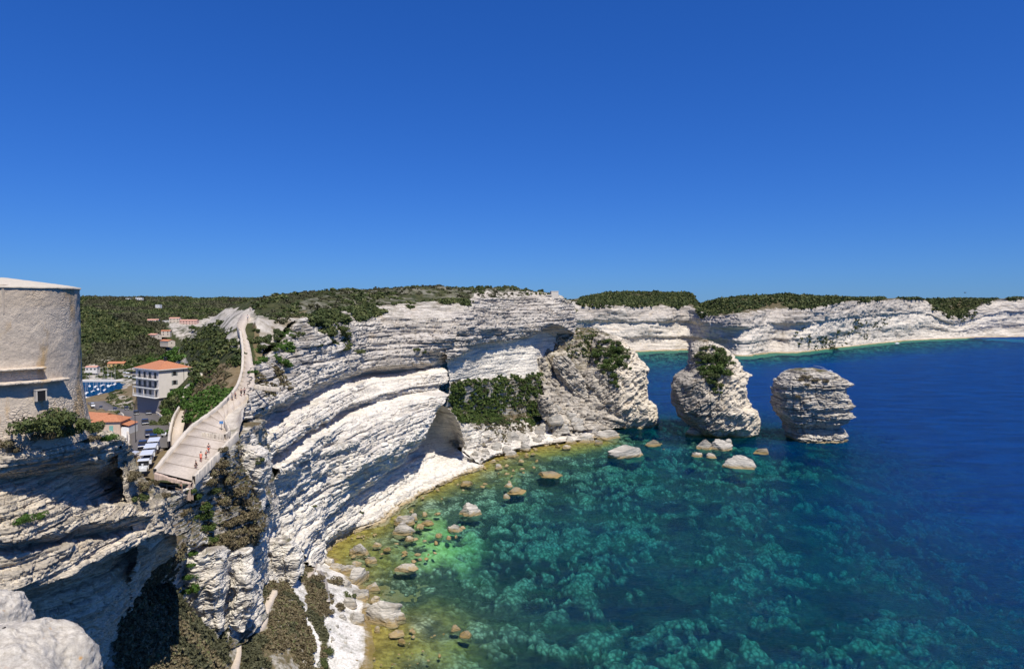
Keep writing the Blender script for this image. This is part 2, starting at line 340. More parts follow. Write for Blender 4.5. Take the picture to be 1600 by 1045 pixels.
# sea cave cut behind the arch: a dark bowl closing the gap between the two walls
c0 = rowz([(662,640,27.5),(685,632,28.5),(703,640,27),(720,668,19),(728,700,9)], .1)
c1 = back(rowz([(655,665,23),(680,652,23),(703,662,21),(718,690,12),(726,708,6)]), -3, 14, 0, 0)
c2 = back(rowz([(640,700,13),(672,690,13),(700,692,12),(716,700,9),(724,712,5)]), -4, 14, 0, 0)
c3 = rowz([(630,742,5),(662,722,5),(690,712,5),(712,710,5),(732,714,4)], 0)
c4 = rowz([(635,760,1),(668,745,1),(700,736,1),(728,726,1),(745,722,1.5)], 0)
struct(loft('cliff', [c0, c1, c2, c3, c4], 160, 160, M_main, th=1.4, amp=.5, seed=31, rough=.6))
# ridge that ties the headland to the first stack, and the slope behind it
q0 = rowy([(838,545,388),(862,520,395),(890,512,405),(925,512,415),(948,518,420),(968,528,422)], .2, .5)
qb = back(q0, 4, 30, -22, .2, .3)
q1 = rowy([(842,570,378),(868,548,386),(905,538,393),(930,545,400),(955,560,400),(975,572,398)], .25, .5)
q2 = rowy([(846,600,364),(878,600,370),(905,610,373),(930,612,377),(950,620,381),(972,625,384)], .65, .1)
q3 = rowy([(860,640,351),(893,648,354),(918,655,357),(938,655,362),(958,655,366),(975,660,372)], .5)
q4 = rowz([(870,670,6),(905,672,4),(930,672,3),(950,670,2),(965,668,0),(975,667,-1)], .4)
struct(loft('cliff', [qb, q0, q1, q2, q3, q4], 320, 320, M_stack, th=2.4, amp=1.5, seed=41, dip=(-.7, .3), lump=2.6, rough=1.7))
# ---------------- far cliffs across the bay
wl = [(850,558),(905,555),(960,551),(1010,550),(1045,549),(1082,548),(1120,553),(1156,558),(1185,556),(1210,552),(1247,552),(1304,545),(1338,541),(1396,535),(1453,531),(1490,530),(1530,528),(1570,527),(1640,526)]
rim = [(850,474),(905,474),(955,477),(1010,478),(1045,479),(1078,480),(1110,492),(1154,491),(1182,487),(1210,483),(1262,482),(1322,471),(1350,470),(1400,468),(1440,468),(1488,493),(1526,481),(1556,469),(1640,464)]
hill = [(850,470),(905,466),(955,458),(1010,457),(1045,458),(1079,459),(1092,478),(1130,468),(1180,464),(1235,461),(1285,464),(1335,466),(1365,466.5),(1405,466),(1450,468.5),(1490,467),(1530,466.5),(1556,467),(1640,463)]
wlp = [PZ(x, y, -.5) for x, y in wl]; Yw = np.array([p[1] for p in wlp])
def farrow(pts, f, wx, gr): return ([PY(x, y, Y + o) for (x, y), Y, o in zip(pts, Yw, f)], wx, gr)
def lerp(a, b, t): return [(x1 * (1 - t) + x2 * t, y1 * (1 - t) + y2 * t) for (x1, y1), (x2, y2) in zip(a, b)]
n_ = len(wl); cs = lambda v: [v] * n_
jig = lambda k, a: [a * math.sin(i * 2.3 + k) for i in range(n_)]
rows = []
hb = farrow(hill, cs(420), .2, 1.); hb = ([p + np.array([0, 200, -12]) for p in hb[0]], .2, 1.)
rows.append(hb)
rows.append(farrow(hill, [330,330,330,330,330,330,300,200,160,160,160,140,130,120,120,300,260,120,100], .2, 1.))
rows.append(farrow(lerp(hill, rim, .75), [150,160,160,160,160,160,120,95,85,80,80,70,60,50,50,200,160,50,50], .3, .95))
rows.append(farrow(rim, [46 + j for j in jig(0, 4)], .5, .25))
for t, o, wx in ((.12, 38, .5), (.22, 34, .45), (.32, 33, .3), (.36, 39, .1), (.46, 36, .05), (.56, 33, .1), (.66, 30, .1), (.7, 34, .3), (.8, 32, .25), (.9, 24, .3), (.97, 12, .45)):
    rows.append(farrow(lerp(rim, wl, t), [o + j for j in jig(t * 9, 3.5)], wx, .06 if t > .6 else 0))
rows.append((wlp, .4, 0)); rows.append(back((wlp, .4, 0), 0, -14, -2))
struct(loft('cliff', rows, 1000, 330, M_far, th=4.2, amp=1.9, seed=51, warp=2, lump=1.6, sm=1, rough=1.25))
# ---------------- foreground cliff under the tower
g0 = rowy([(-60,645,52.5),(0,660,53.8),(60,664,56.5),(110,666,59.5),(150,669,63),(182,677,67)], .35, .15)
gb = back(g0, -4, 7, -7, .3, .3)
g1 = rowy([(-60,700,51),(0,712,52.3),(78,702,55.5),(147,696,60),(186,685,65.5),(200,690,69)], .35)
g2 = rowy([(-60,728,51),(0,734,52.4),(78,722,55.6),(147,714,60.2),(186,691,66),(202,700,69.8)], .25)
g2r = rowy([(-60,742,53),(0,748,54.2),(78,740,58.4),(140,745,65.5),(184,748,71),(205,742,73)], .15)
g3 = rowy([(-60,765,52.4),(0,768,53.4),(78,760,57),(128,775,62.5),(182,785,66.5),(215,778,70)], .25)
g4 = rowy([(-60,800,51),(0,800,51.6),(70,795,54.8),(130,792,59.2),(195,790,65),(252,790,71)], .3, .12)
g5 = rowy([(-60,850,50.2),(0,845,50.7),(60,838,53.2),(120,822,57.5),(190,808,62),(253,802,69)], .2)
g5r = rowy([(-60,858,53),(0,854,53.4),(60,849,55.5),(122,838,60),(195,828,66),(250,818,72.5)], .2)
g6 = rowy([(-60,872,51),(0,868,51.4),(60,862,53.6),(120,850,57.8),(185,840,62.5),(235,828,68)], .2)
g7 = rowy([(-60,925,50),(0,921,50.5),(46,915,52),(105,893,55.7),(165,862,60),(217,838,66)], .1)
g7r = rowy([(-60,935,58),(0,932,59),(46,928,60.5),(110,910,64),(172,880,68),(225,850,73)], .15)
g8 = rowy([(-60,985,60),(0,980,60),(60,965,61),(130,930,64),(185,895,69),(232,875,75)], .15)
g9 = rowy([(-60,1040,59),(0,1030,59),(70,1010,60.5),(130,965,63),(175,935,68),(212,905,75)], .1)
g10 = rowy([(-60,1100,60),(0,1090,60),(70,1060,61.5),(130,1015,64.5),(170,985,70),(198,955,78)], .1)
g11 = rowy([(-60,1200,62),(0,1190,62),(70,1150,64),(120,1100,68),(160,1060,74),(188,1010,82)], .1)
g12 = rowy([(-60,1300,62),(0,1300,63),(70,1280,66),(120,1240,70),(160,1180,76),(180,1120,84)], .1)
struct(loft('cliff', [gb, g0, g1, g2, g2r, g3, g4, g5, g5r, g6, g7, g7r, g8, g9, g10, g11, g12], 800, 800, M_fg, th=.6, amp=.40, seed=61, warp=.7, dip=(-.02, .0), lump=.3, notch=.9))
# right flank of it, turning back toward the ramp
h0 = rowy([(184,682,66.5),(205,700,69),(228,745,70),(262,766,73)], .3, .4)
h1 = rowy([(186,720,66),(212,752,68),(240,775,69.5),(270,782,73)], .3, .35)
h2 = rowy([(192,760,65.5),(222,785,67),(256,790,69),(274,800,73.5)], .3, .2)
h3 = rowy([(205,800,65.5),(240,810,67),(256,812,69),(272,818,74)], .35, .1)
h4 = rowy([(210,846,66),(235,838,67),(256,832,69),(276,838,75)], .3, .2)
h5 = rowy([(206,890,68.5),(224,868,71),(250,852,77),(276,852,92)], .25, .1)
h6 = rowy([(198,960,78),(215,925,88),(245,895,97),(272,880,104)], .25, .1)
hb_ = back(h0, -5, 2, -6, .3, .3)
struct(loft('cliff', [hb_, h0, h1, h2, h3, h4, h5, h6], 220, 320, M_fg, th=.7, amp=.4, seed=67, warp=.8, lump=.5))
# grassy ledge in the gully
l0 = rowy([(290,840,104),(262,846,97),(235,862,92),(208,895,88)], .2, .9)
l1 = rowy([(290,862,103),(268,880,96),(238,898,90.5),(206,925,86)], .2, .6)
l2 = rowy([(284,900,107),(265,912,100),(236,928,95),(203,960,90)], .3, .0)
struct(loft('cliff', [back(l0, -3, 6, -.5), l0, l1, l2], 130, 90, M_fg, th=.7, amp=.3, seed=69))
# ---------------- buttress below the ramp
b1 = rowy([(262,768,103),(300,760,106.5),(332,728,112.5),(366,694,119.5),(376,682,125),(392,668,134),(415,655,150)], .3, .4)
b0 = back(b1, -7, 3, .2, .3, .5)
b2 = rowy([(262,800,101),(292,790,107),(325,778,112),(355,765,116),(388,742,124),(408,715,140),(420,700,158)], .3, .65)
b3 = rowy([(258,852,99.5),(290,848,104.5),(330,850,109),(368,860,112.5),(404,838,120.5),(424,790,142),(428,760,160)], .25, .5)
b3r = rowy([(260,862,101.5),(292,862,107),(332,866,112.5),(370,876,118),(402,858,127),(427,812,149),(432,775,165)], .1, 0)
b4 = rowy([(266,908,102),(300,908,107),(335,916,110.5),(372,918,116),(402,900,128),(430,860,150),(440,820,168)], .15, .05)
b5 = rowy([(275,950,104),(300,965,106),(335,988,109),(374,975,115),(406,938,127),(436,908,142),(462,880,160)], .15, .15)
b6 = rowy([(280,990,102),(305,1005,104),(345,1015,107),(385,1000,114),(415,960,126),(445,930,140),(475,900,158)], .15, .6)
struct(loft('cliff', [b0, b1, b2, b3, b3r, b4, b5, b6], 520, 460, M_main, th=1.0, amp=.55, seed=71, warp=1.5, lump=1.0))

# ---------------- closed bodies of rock traced as left/right edges per height: stacks, outcrops, boulders
def rockbody(name, levels, Yc, mat, na=260, nz=260, th=1.4, amp=.8, dip=(0, 0), seed=0, depth=.8, wx=.3, gr=0., lump=.6, rough=1., topgr=0., yoff=0, notch=.5, wxf=None, twist=0.):
    L = []
    for lv in levels:
        py, l, r = lv[:3]; k = lv[3] if len(lv) > 3 else 0
        a = PY(l, py, Yc); b = PY(r, py, Yc); L.append([(a[0] + b[0]) / 2, (b[0] - a[0]) / 2, (a[2] + b[2]) / 2, k])
    L = np.array(L); zz = L[:, 2]; t = np.r_[0, np.cumsum(np.abs(np.diff(zz)) + .05 * np.abs(np.diff(L[:, 1])))]
    tt = np.linspace(0, t[-1], nz); cx = np.interp(tt, t, L[:, 0]); hw = np.interp(tt, t, L[:, 1]); z = np.interp(tt, t, zz); off = np.interp(tt, t, L[:, 3])
    th_ = np.linspace(0, 2 * np.pi, na, endpoint=False)
    A, Zi = np.meshgrid(th_, np.arange(nz), indexing='ij'); c, s = np.cos(A), np.sin(A)
    e = 2.6 if abs(dip[0]) > .3 else 3.6; rr = (np.abs(c)**e + np.abs(s)**e) ** (-1 / e)
    X = cx[Zi] + hw[Zi] * rr * c * .965; Yy = Yc + yoff + off[Zi] + hw.max() * .35 * depth + (.55 * hw[Zi] + .45 * hw.max() * (hw[Zi] / hw.max())**.5) * depth * rr * s; Z = z[Zi] + 0 * A
    Nx, Ny = c, s
    D = strata(X, Yy, Z, th, amp, dip, 1.0, seed, rough, notch=notch) + lump * fbm(X / (th * 4), Yy / (th * 4), Z / (th * 4), 3, seed + 5)
    D = D - lump * .9 * np.abs(vn(X / (th * 3), Yy / (th * 3), (Z - .6 * X) / (th * 3), seed + 6)) * 1.4
    D = D * np.clip(hw[Zi] / (amp * 4 + .01), .2, 1)
    edge = 1 - .45 * np.abs(c)**6
    X = X + Nx * D * edge; Yy = Yy + Ny * D; Z = Z + .35 * lump * fbm(X / (th * 2), Yy / (th * 2), Z / 9 + 3, 3, seed + 8) * np.clip((Z - zz.min()) / 3, 0, 1)
    V = np.stack([X, Yy, Z], -1).reshape(-1, 3); Fc = grid_faces(na, nz, True)
    # caps: collapse onto inner rings
    nr = 14; caps_v = []; ring0 = V.reshape(na, nz, 3)[:, 0]; ctr = ring0.mean(0)
    W_ = wx if wxf is None else wxf(V[:, 0], V[:, 1], V[:, 2])
    wxa = np.full(len(V), 1.) * W_; gra = np.full(len(V), gr, float)
    base = len(V); prev = np.arange(na) * nz; F2 = []
    for q in range(1, nr + 1):
        k = 1 - q / nr; p = ctr + (ring0 - ctr) * max(k, .02)
        p = p.copy(); p[:, 2] = ring0[:, 2] * k + (ring0[:, 2].mean() + .12 * hw[0]) * (1 - k) + lump * .8 * (1 - k**3) * fbm(p[:, 0] / 3., p[:, 1] / 3., p[:, 2] * 0, 3, seed + 13)
        caps_v.append(p); cur = base + (q - 1) * na + np.arange(na)
        F2.append(np.stack([prev, cur, np.roll(cur, -1), np.roll(prev, -1)], 1)); prev = cur
    V = np.vstack([V] + caps_v); Fc = np.vstack([Fc] + F2); wxa = np.r_[wxa, np.full(nr * na, .5)]; gra = np.r_[gra, np.full(nr * na, topgr)]
    # keep the lowest part from showing an open bottom
    o = np_mesh(name, V, Fc, mat, None, {'wx': wxa, 'gr': gra})
    return o, V
def origin_to(o, V):
    c = np.array([V[:, 0].mean(), V[:, 1].mean(), V[:, 2].min()]); me = o.data
    a = np.empty(len(me.vertices) * 3, np.float32); me.vertices.foreach_get('co', a); a = a.reshape(-1, 3) - c.astype(np.float32)
    me.vertices.foreach_set('co', a.ravel()); o.location = c; me.update()
lvR = [(580,1242,1298),(584,1236,1308),(590,1230,1317),(599,1221,1331),(607,1219,1322),(614,1217,1325),(622,1218,1328),(627,1218,1330),(633,1218,1338),(640,1221,1328),(648,1224,1335),(654,1229,1328),(659,1232,1326),(663,1236,1323,3),(670,1238,1321,4.5),(676,1236,1326,3),(682,1238,1326,.5),(688,1240,1323,0),(700,1242,1321,0)]
o, V = rockbody('sea_stack', lvR, 339, M_stackh, 420, 420, th=1.5, amp=1.2, seed=81, lump=.6, rough=1.3, wx=.5, gr=.05, topgr=.5, depth=.75, notch=.6)
origin_to(o, V); tag(o, 'isolated mushroom-shaped rock stack with level beds, rightmost in the open water', 'rock')
lvM = [(536,1104,1128,14),(541,1094,1140,12),(555,1087,1156,10),(570,1086,1167,7),(580,1083,1174,6),(588,1072,1181,4),(594,1064,1177,3),(602,1058,1174,2),(612,1056,1171,1),(625,1055,1172,0),(636,1057,1175,0),(643,1060,1188,0),(655,1066,1193,1),(667,1080,1195,1),(676,1094,1190,1),(684,1106,1172,1),(698,1112,1150,2)]
wxm = lambda shift: (lambda x, y, z: np.clip(.22 - (x - shift) * .035, .0, .8))
for i, (sx, sy, Yc, lab) in enumerate(((0, 0, 352, 'tilted rock stack with dark scrub on top, the middle one of three'), (-160, -10, 380, 'tilted rock stack with bushy top joined to the headland by rubble'))):
    lv = [(a + sy, b + sx, c + sx, d) for a, b, c, d in lvM]
    shift = PY(1125 + sx, 600, Yc)[0]
    o, V = rockbody('sea_stack', lv, Yc, M_stack, 420, 420, th=1.6, amp=1.15, seed=91, dip=(.8, .1), lump=1.5, rough=1.5, wx=.4, wxf=wxm(shift), topgr=.4, depth=.8, notch=.6)
    origin_to(o, V); tag(o, lab, 'rock')
# outcrops standing in front of the buttress
outs = [([(862,296,345),(875,292,350),(900,284,352),(930,290,348),(955,300,345),(985,318,350)],107,72,(.1,0)),
        ([(862,352,384),(880,350,392),(910,352,398),(940,356,394),(965,362,388),(985,366,380)],111,73,(.2,0)),
        ([(846,412,452),(856,414,464),(870,416,470),(888,422,470),(903,428,468),(918,436,462)],143,74,(0,0)),
        ([(700,366,404),(712,360,416),(730,364,420),(760,372,412),(790,384,410),(810,392,408)],126,75,(-.3,0)),
        ([(860,446,468),(880,450,474),(905,455,470)],150,76,(0,0)), ([(698,400,414),(710,396,420),(726,397,422),(742,402,420)],147,77,(0,0))]
for lv, Yc, sd_, dp in outs:
    o, V = rockbody('cliff', lv, Yc, M_main, 200, 200, th=.75, amp=.24, seed=sd_, dip=dp, lump=.9, wx=.15, topgr=.3, rough=1.6); struct(o)
for lv, Yc, sd_, dp in [([(556,866,886),(566,864,896),(580,866,905),(596,872,914),(612,882,918),(628,892,922),(645,905,925)], 371, 141, (-.9, .2)), ([(618,842,858),(630,838,866),(645,842,872),(662,852,880),(676,862,892)], 343, 142, (.5, .3)), ([(640,880,896),(650,876,905),(664,880,912),(676,890,918)], 352, 143, (-.4, .2)), ([(628,924,940),(640,922,950),(655,930,958),(668,942,965)], 372, 144, (.6, 0)), ([(560,838,852),(575,836,860),(592,842,866),(606,850,868)], 374, 145, (.3, 0))]:
    o, V = rockbody('cliff', lv, Yc, M_stack, 160, 160, th=1.1, amp=.7, seed=sd_, dip=dp, lump=1.2, wx=.45, topgr=.3, rough=1.6); struct(o)
# ---------------- land behind and between the cliffs: one height field fitted to surveyed points
PL = [(243,738,108),(270,705,115),(300,670,124),(340,640,135),(367,612,148),(378,585,162),(380,550,175),(376,520,190),(370,507,205),(377,492,225)]
PR = [(300,752,106),(330,722,112),(358,692,119),(352,650,135),(378,628,145),(397,602,155),(394,560,173),(389,535,185),(383,512,205),(391,492,222)]
RD = [(150,628,430),(165,637,392),(182,641,345),(198,643,300),(212,646,258),(219,650,232),(227,662,190),(236,678,165),(243,697,148),(240,715,136),(232,738,124),(222,765,112)]
gp = [PY(x, y + 1.5, Y) for x, y, Y in PL + PR] + [PY(x, y + .5, Y) for x, y, Y in RD]
gp += [PY(*p) for p in [
 (300,600,232),(330,560,235),(345,530,243),(362,505,250),(272,655,170),(295,640,160),(262,612,262),(318,650,142),(262,690,140),(285,670,150),(262,655,190),
 (300,522,330),(330,507,320),(272,548,345),(256,572,352),(348,492,290),(372,483,270),(352,484,330),(225,600,290),(205,640,262),(185,640,250),(165,655,230),(190,690,165),(200,720,135),(215,740,120),(180,700,150),
 (196,622,300),(185,615,330),(175,622,335),(200,610,330),(215,618,300),
 (400,492,222),(405,500,205),(420,540,195),(430,520,205),(415,575,172),(408,600,160),(440,505,215),(402,560,180),(425,498,230),(455,480,250),
 (470,470,268),(510,462,300),(560,456,330),(600,453,350),(640,450.5,370),(700,450,380),(738,454,400),(770,449,415),(800,448,425),(845,453,432),(872,461,425),(888,466,430),
 (400,470,330),(430,472,300),(410,478,255)]]
gp += [PZ(x, y, z) for x, y, z in [(131,590,1.6),(150,588,1.8),(180,592,1.8),(215,588,2.5),(205,597,1.6),(140,577,4),(170,575,4),(200,575,4.5),(225,572,5),(250,560,7)]]
gp += [PZ(x, y, -3.5) for x, y in [(130,602),(150,602),(175,601),(131,620),(150,618),(165,612),(178,608)]] + [PZ(195,600,.8), PZ(100,602,-3), PZ(100,615,-3), PZ(60,605,-3)]
gp += [PY(*p) for p in [(200,560,700),(228,556,720),(250,545,800),(262,535,850),(260,522,950),(235,507,1100),(265,508,1080),(290,503,1150),(300,496,1300),(318,500,1100),
 (130,468,2200),(200,469,2300),(300,470,2200),(415,472,2200),(500,474,2200),(60,466,2200),(-80,466,2200),(300,480,1700),(200,476,1700),(400,480,1700),(130,472,1500),(250,488,1400),
 (130,482,900),(180,490,850),(222,520,820),(240,545,780),(130,570,700),(130,525,780),(180,552,730),(160,505,820),(205,530,790),(60,490,850),(60,560,700),(-60,500,850),
 (370,500,700),(340,500,900)]]
gp += [np.array(p) for p in [(-40,520,66),(40,540,66),(100,560,58),(-90,600,60),(0,800,50),(100,800,50),(-100,1000,50),(100,2000,80),(900,2400,70),(400,1800,70),(-60,90,46),(-75,70,50),(-90,40,56),(-60,40,55),(-75,100,44),(-95,110,40)]]
gp += [p + np.array([0, .5, -.5]) for p in t0[0][2:] + r0[0] + rb[0]] + [p + np.array([-1, 1, -1.]) for p in t0[0][:2]]
RDw0 = resample(catmull([PY(x, y, Y) for x, y, Y in RD], 300), 90); T0 = np.gradient(RDw0, axis=0); T0[:, 2] = 0; T0 /= np.linalg.norm(T0, axis=1)[:, None]; N0 = np.c_[-T0[:, 1], T0[:, 0], 0 * T0[:, 0]]
gp += [p for s_ in (-6., 6.) for p in (RDw0 + N0 * s_ - [0, 0, .5])[::9]]
RB = rbf_fit(gp)
def carve(X, Y, Z, C, hw, off):
    for p in C:
        d = np.hypot(X - p[0], Y - p[1]); m = d < hw * 1.5; k = np.clip((d[m] - hw) / (hw * .5), 0, 1); Z[m] = np.minimum(Z[m], (p[2] - off) * (1 - k) + np.maximum(Z[m], p[2] - off) * k)
    return Z
# the sloping floor of the gully under the camera
g2p = [PY(*p) for p in [(190,1045,71),(268,912,97),(262,945,88),(240,975,80),(225,1015,75),(300,1000,94),(360,1045,106),(330,990,108),(370,985,118),(430,920,133),(400,960,124),(450,1000,122),(500,900,156),(480,870,173),(440,1045,115),(500,1045,122),(180,1100,68),(250,1150,74),(400,1150,98),(500,1150,105),(600,1150,112),(215,925,97),(280,860,112)]]
g2p += [PZ(*p) for p in [(500,1000,4),(510,960,4),(540,1000,1.8),(575,1045,.1),(560,975,.6),(545,950,1.2),(520,905,2.4),(505,885,1.2),(512,872,0),(560,905,-.8),(600,960,-1.2),(600,1045,-1.2),(640,985,-2.5),(620,900,-2.5)]]
RB2 = rbf_fit(g2p)
def landcut(x, y):               # seaward boundary (plan): land is kept to the north-west of it
    pl = np.array([q[:2] for q in tb[0]] + [q[:2] for q in rb[0]]); return pl
tbp = back(t0, -1.2, 2.5, 0)[0]; rbp = back(r0, 0, 3, 0)[0]
cut = [(-38, 60), (-52, 96)] + [tuple(PY(x, y, Y)[:2]) for x, y, Y in [(262,768,101),(300,757,106),(332,726,112),(364,691,119),(380,672,128),(384,640,142)]] + [tuple(p[:2]) for p in tbp[1:]] + [tuple(p[:2]) for p in rbp[1:]] + [(44, 428), (40, 520), (10, 700), (-60, 1100), (-60, 4000), (-4000, 4000), (-4000, 60)]
def polar(az0, az1, na, r0, r1, nr):
    az = np.radians(np.linspace(az0, az1, na)); r = r0 * (r1 / r0) ** np.linspace(0, 1, nr)
    A, R = np.meshgrid(az, r, indexing='ij'); return R * np.sin(A), R * np.cos(A), R
def fields(px, py, X, Y, Z, R):
    dry = np.zeros_like(X); rock = np.zeros_like(X)
    def add(arr, poly, v, blur=4):
        m = inpoly(px + blur * vn(X / 5, Y / 5, 0 * X, 77), py + blur * vn(X / 5, Y / 5, 0 * X + 9, 78), poly); arr[m] = v
    add(dry, [(250,700),(262,640),(300,600),(335,575),(378,560),(372,612),(310,665),(250,740)], .85)
    add(dry, [(396,500),(480,485),(470,540),(440,560),(396,600)], .6)
    add(dry, [(240,700),(265,650),(282,655),(262,720)], .9)
    add(dry, [(130,600),(215,600),(262,640),(262,740),(180,760),(128,660)], .75)
    add(rock, [(290,490),(345,480),(400,485),(400,505),(352,515),(330,506),(300,518),(285,530)], .75)
    add(rock, [(258,545),(272,538),(292,560),(300,585),(262,570)], .7); add(rock, [(348,520),(378,515),(380,548),(352,540)], .8)
    add(rock, [(262,505),(300,500),(310,525),(285,535),(270,520)], .6)
    add(rock, [(130,558),(160,560),(215,550),(216,556),(180,566),(130,580)], .6); add(rock, [(215,530),(236,530),(240,550),(222,550)], .8)
    add(rock, [(396,490),(440,495),(470,500),(470,600),(440,580),(396,600),(410,560)], .62); add(rock, [(160,630),(180,612),(205,622),(212,640),(190,640)], .45)
    add(rock, [(130,572),(215,568),(222,585),(215,600),(130,600)], .55)
    add(rock, [(728,476),(745,455),(800,456),(870,455),(910,470),(910,486),(728,486)], .75)
    add(rock, [(350,688),(343,650),(375,628),(398,603),(430,600),(402,650),(372,692)], .8)
    m_ = inpoly(px, py, [(440,505),(470,470),(560,450),(905,440),(905,480),(800,476),(600,490)]) & (rock == 0); rock[m_] = .28
    rock[(Z < 1.6)] = .6
    return dry, rock
X, Y_, R = polar(-47, 13, 1000, 78, 3300, 760)
Zg = rbf_eval(RB, X, Y_)
hill_n = np.clip((R - 200) / 800, 0, 1)
Zg = Zg + .55 * fbm(X / 7, Y_ / 7, 0 * X, 4, 5) * np.clip(R / 250, .15, 1) + hill_n * 9 * fbm(X / 120, Y_ / 120, 0 * X, 4, 6) * np.clip((Zg - 6) / 25, 0, 1)
Zg = carve(X, Y_, Zg, RDw0, 5.4, .2)
_a = resample(catmull([PY(*q) for q in PL], 200), 70); _b = resample(catmull([PY(*q) for q in PR], 200), 70)
for _q in (.15, .5, .85): Zg = carve(X, Y_, Zg, _a * (1 - _q) + _b * _q, 2.2, .45)
px, py = proj(np.stack([X, Y_, Zg], -1))
dry, rock = fields(px, py, X, Y_, Zg, R)
Vg = np.stack([X, Y_, Zg], -1); Fg = grid_faces(*X.shape)
keep = inpoly(X, Y_, cut) & (py < 800); kf = keep.ravel()[Fg].all(1)
struct(np_mesh('ground', Vg.reshape(-1, 3), Fg[kf], M_ground, None, {'dry': dry.ravel(), 'rock': rock.ravel()}))
GRIDS['ground'] = (Vg, grid_normals(Vg), keep.astype(float))
# gully floor + pebble beach
X2, Y2 = np.meshgrid(np.linspace(-92, -8, 420), np.linspace(70, 182, 560), indexing='ij')
Z2 = rbf_eval(RB2, X2, Y2); Z2 = Z2 + .5 * fbm(X2 / 4, Y2 / 4, 0 * X2, 4, 15) * np.clip(Z2 / 4, .08, 1)
V2 = np.stack([X2, Y2, Z2], -1); px2, py2 = proj(V2)
dry2 = np.clip(.55 + .9 * fbm(X2 / 9, Y2 / 9, 0 * X2, 3, 16), 0, 1); rock2 = np.clip(.25 + .5 * fbm(X2 / 6, Y2 / 6, 0 * X2 + 4, 3, 18), 0, .6) * .0
wob = 7 * fbm(X2 / 5, Y2 / 5, 0 * X2, 3, 19)
beach = inpoly(px2 + wob, py2 + wob * .5, [(508,1200),(520,1045),(512,1010),(505,985),(500,960),(520,940),(500,905),(480,880),(490,850),(640,850),(640,1200)])
scar2 = inpoly(px2 + wob, py2 + wob * .3, [(440,905),(472,905),(478,960),(500,1000),(505,1045),(492,1045),(486,1000),(470,950),(455,930)])
rock2 = np.where(beach | scar2, 1., .18); rock2 = np.where(Z2 < .25, .35, rock2)
F2 = grid_faces(*X2.shape); land2 = (Z2 > -4) & (X2 < -8 + 0 * X2)
# cut away under the buttress and the foreground cliff so nothing pokes through their faces
kf2 = land2.ravel()[F2].all(1)
def beach_mat():
    t = NT('pale_pebbles'); b = t.noise(t.pos((2.2,) * 3), 1, 6, .75); a = t.noise(t.pos((.3,) * 3), 1, 6, .7)
    c = t.mix(t.ramp(b, .35, .65), (.085, .08, .035), (.22, .165, .095)); g = t.mix(t.ramp(a, .38, .6), (.06, .068, .026), c); c = t.mix(t.attr('dry'), g, c)
    w = t.mix(t.ramp(b, .3, .55), (.42, .38, .32), (.78, .74, .67)); rk = t.n('Math', operation='ADD', use_clamp=True); t.l(t.ramp(a, .4, .6, -.45, .25), rk.inputs[0]); t.l(t.attr('rock'), rk.inputs[1])
    c = t.mix(rk.outputs[0], c, w); P = t.pos(); sx = t.n('SeparateXYZ'); t.l(P, sx.inputs[0]); zz = t.n('Math', operation='ADD'); t.l(sx.outputs[2], zz.inputs[0]); t.l(t.ramp(a, .3, .7, -.25, .25), zz.inputs[1])
    c = t.mix(t.ramp(zz.outputs[0], -.1, .45, .85, 0.), c, (.30, .20, .06)); return t.pbr(c, .95, b, .8, .25, 0, .1)
struct(np_mesh('ground', V2.reshape(-1, 3), F2[kf2], beach_mat(), None, {'dry': dry2.ravel(), 'rock': rock2.ravel()}))
GRIDS['gully'] = (V2, grid_normals(V2), land2 & ~beach & ~scar2)
def ground_z(x, y): return float(rbf_eval(RB, np.array([x]), np.array([y]))[0])
# ---------------- sea floor and sea
dp = [(577,1060,0),(570,1035,0),(556,985,.0),(600,975,.4),(626,975,.4),(560,925,0),(520,880,0),(508,855,0),(560,820,0),(600,808,.1),(650,775,.1),(700,750,0),(752,728,0),(800,705,0),(850,698,0),(900,690,0),(950,690,.5),
 (575,850,1),(560,870,1.3),(640,850,2.0),(670,870,2.6),(620,920,2.2),(640,780,1.2),(700,775,2),(760,770,3.2),(640,950,1.8),(600,1030,.9),(640,1020,1.2),(680,1030,1.8),(690,960,1.8),(740,1000,3),(780,1040,4.2),(740,900,5),(700,820,3.2),(750,850,5.5),(800,780,4.5),(850,740,3.5),(780,730,1.4),(900,715,4),
 (850,850,8),(950,780,8),(1000,850,9.5),(1000,950,8),(1000,1040,7.5),(1150,1040,7.5),(1200,900,10),(1300,950,10),(1300,1040,9),(1500,1040,10),(1590,1040,12),(1590,960,14),(1500,900,15),(1500,850,19),(1400,850,14),(1300,850,12),(1200,800,11),(1100,850,8),(1100,760,7),(1150,720,7),(1050,740,9),(1050,700,13),
 (1035,640,24),(1040,600,26),(1210,700,19),(1205,640,27),(1280,740,10),(1280,705,8),(1340,700,20),(1400,750,22),(1400,800,19),(1550,800,27),(1500,700,34),(1400,600,40),(1200,600,34),(1060,575,18),(1100,565,12),(1230,563,10),(1300,556,11),(1380,548,11),(1450,542,12),(1200,575,26),(1300,570,34),(1400,560,34),(1500,545,26),(1580,535,22),(1500,560,44),(1590,600,50),
 (1090,670,5),(1130,690,3.5),(1190,675,6),(1100,700,2.5),(990,690,4),(960,690,1.5),(1020,670,8),(975,720,7)]
dp += [(x, y, 5.) for x, y in wl[2:]] + [(1300,2500,10),(0,2500,0),(700,1300,3),(500,1300,0),(1700,700,36),(1800,1040,16)]
dq = [np.array([*PZ(x, y, 0)[:2], d]) for x, y, d in dp]; RBD = rbf_fit(dq)
Xs, Ys, Rs = polar(-30, 50, 760, 100, 1700, 900)
D = rbf_eval(RBD, Xs, Ys)
px, py = proj(np.stack([Xs, Ys, 0 * Xs], -1))
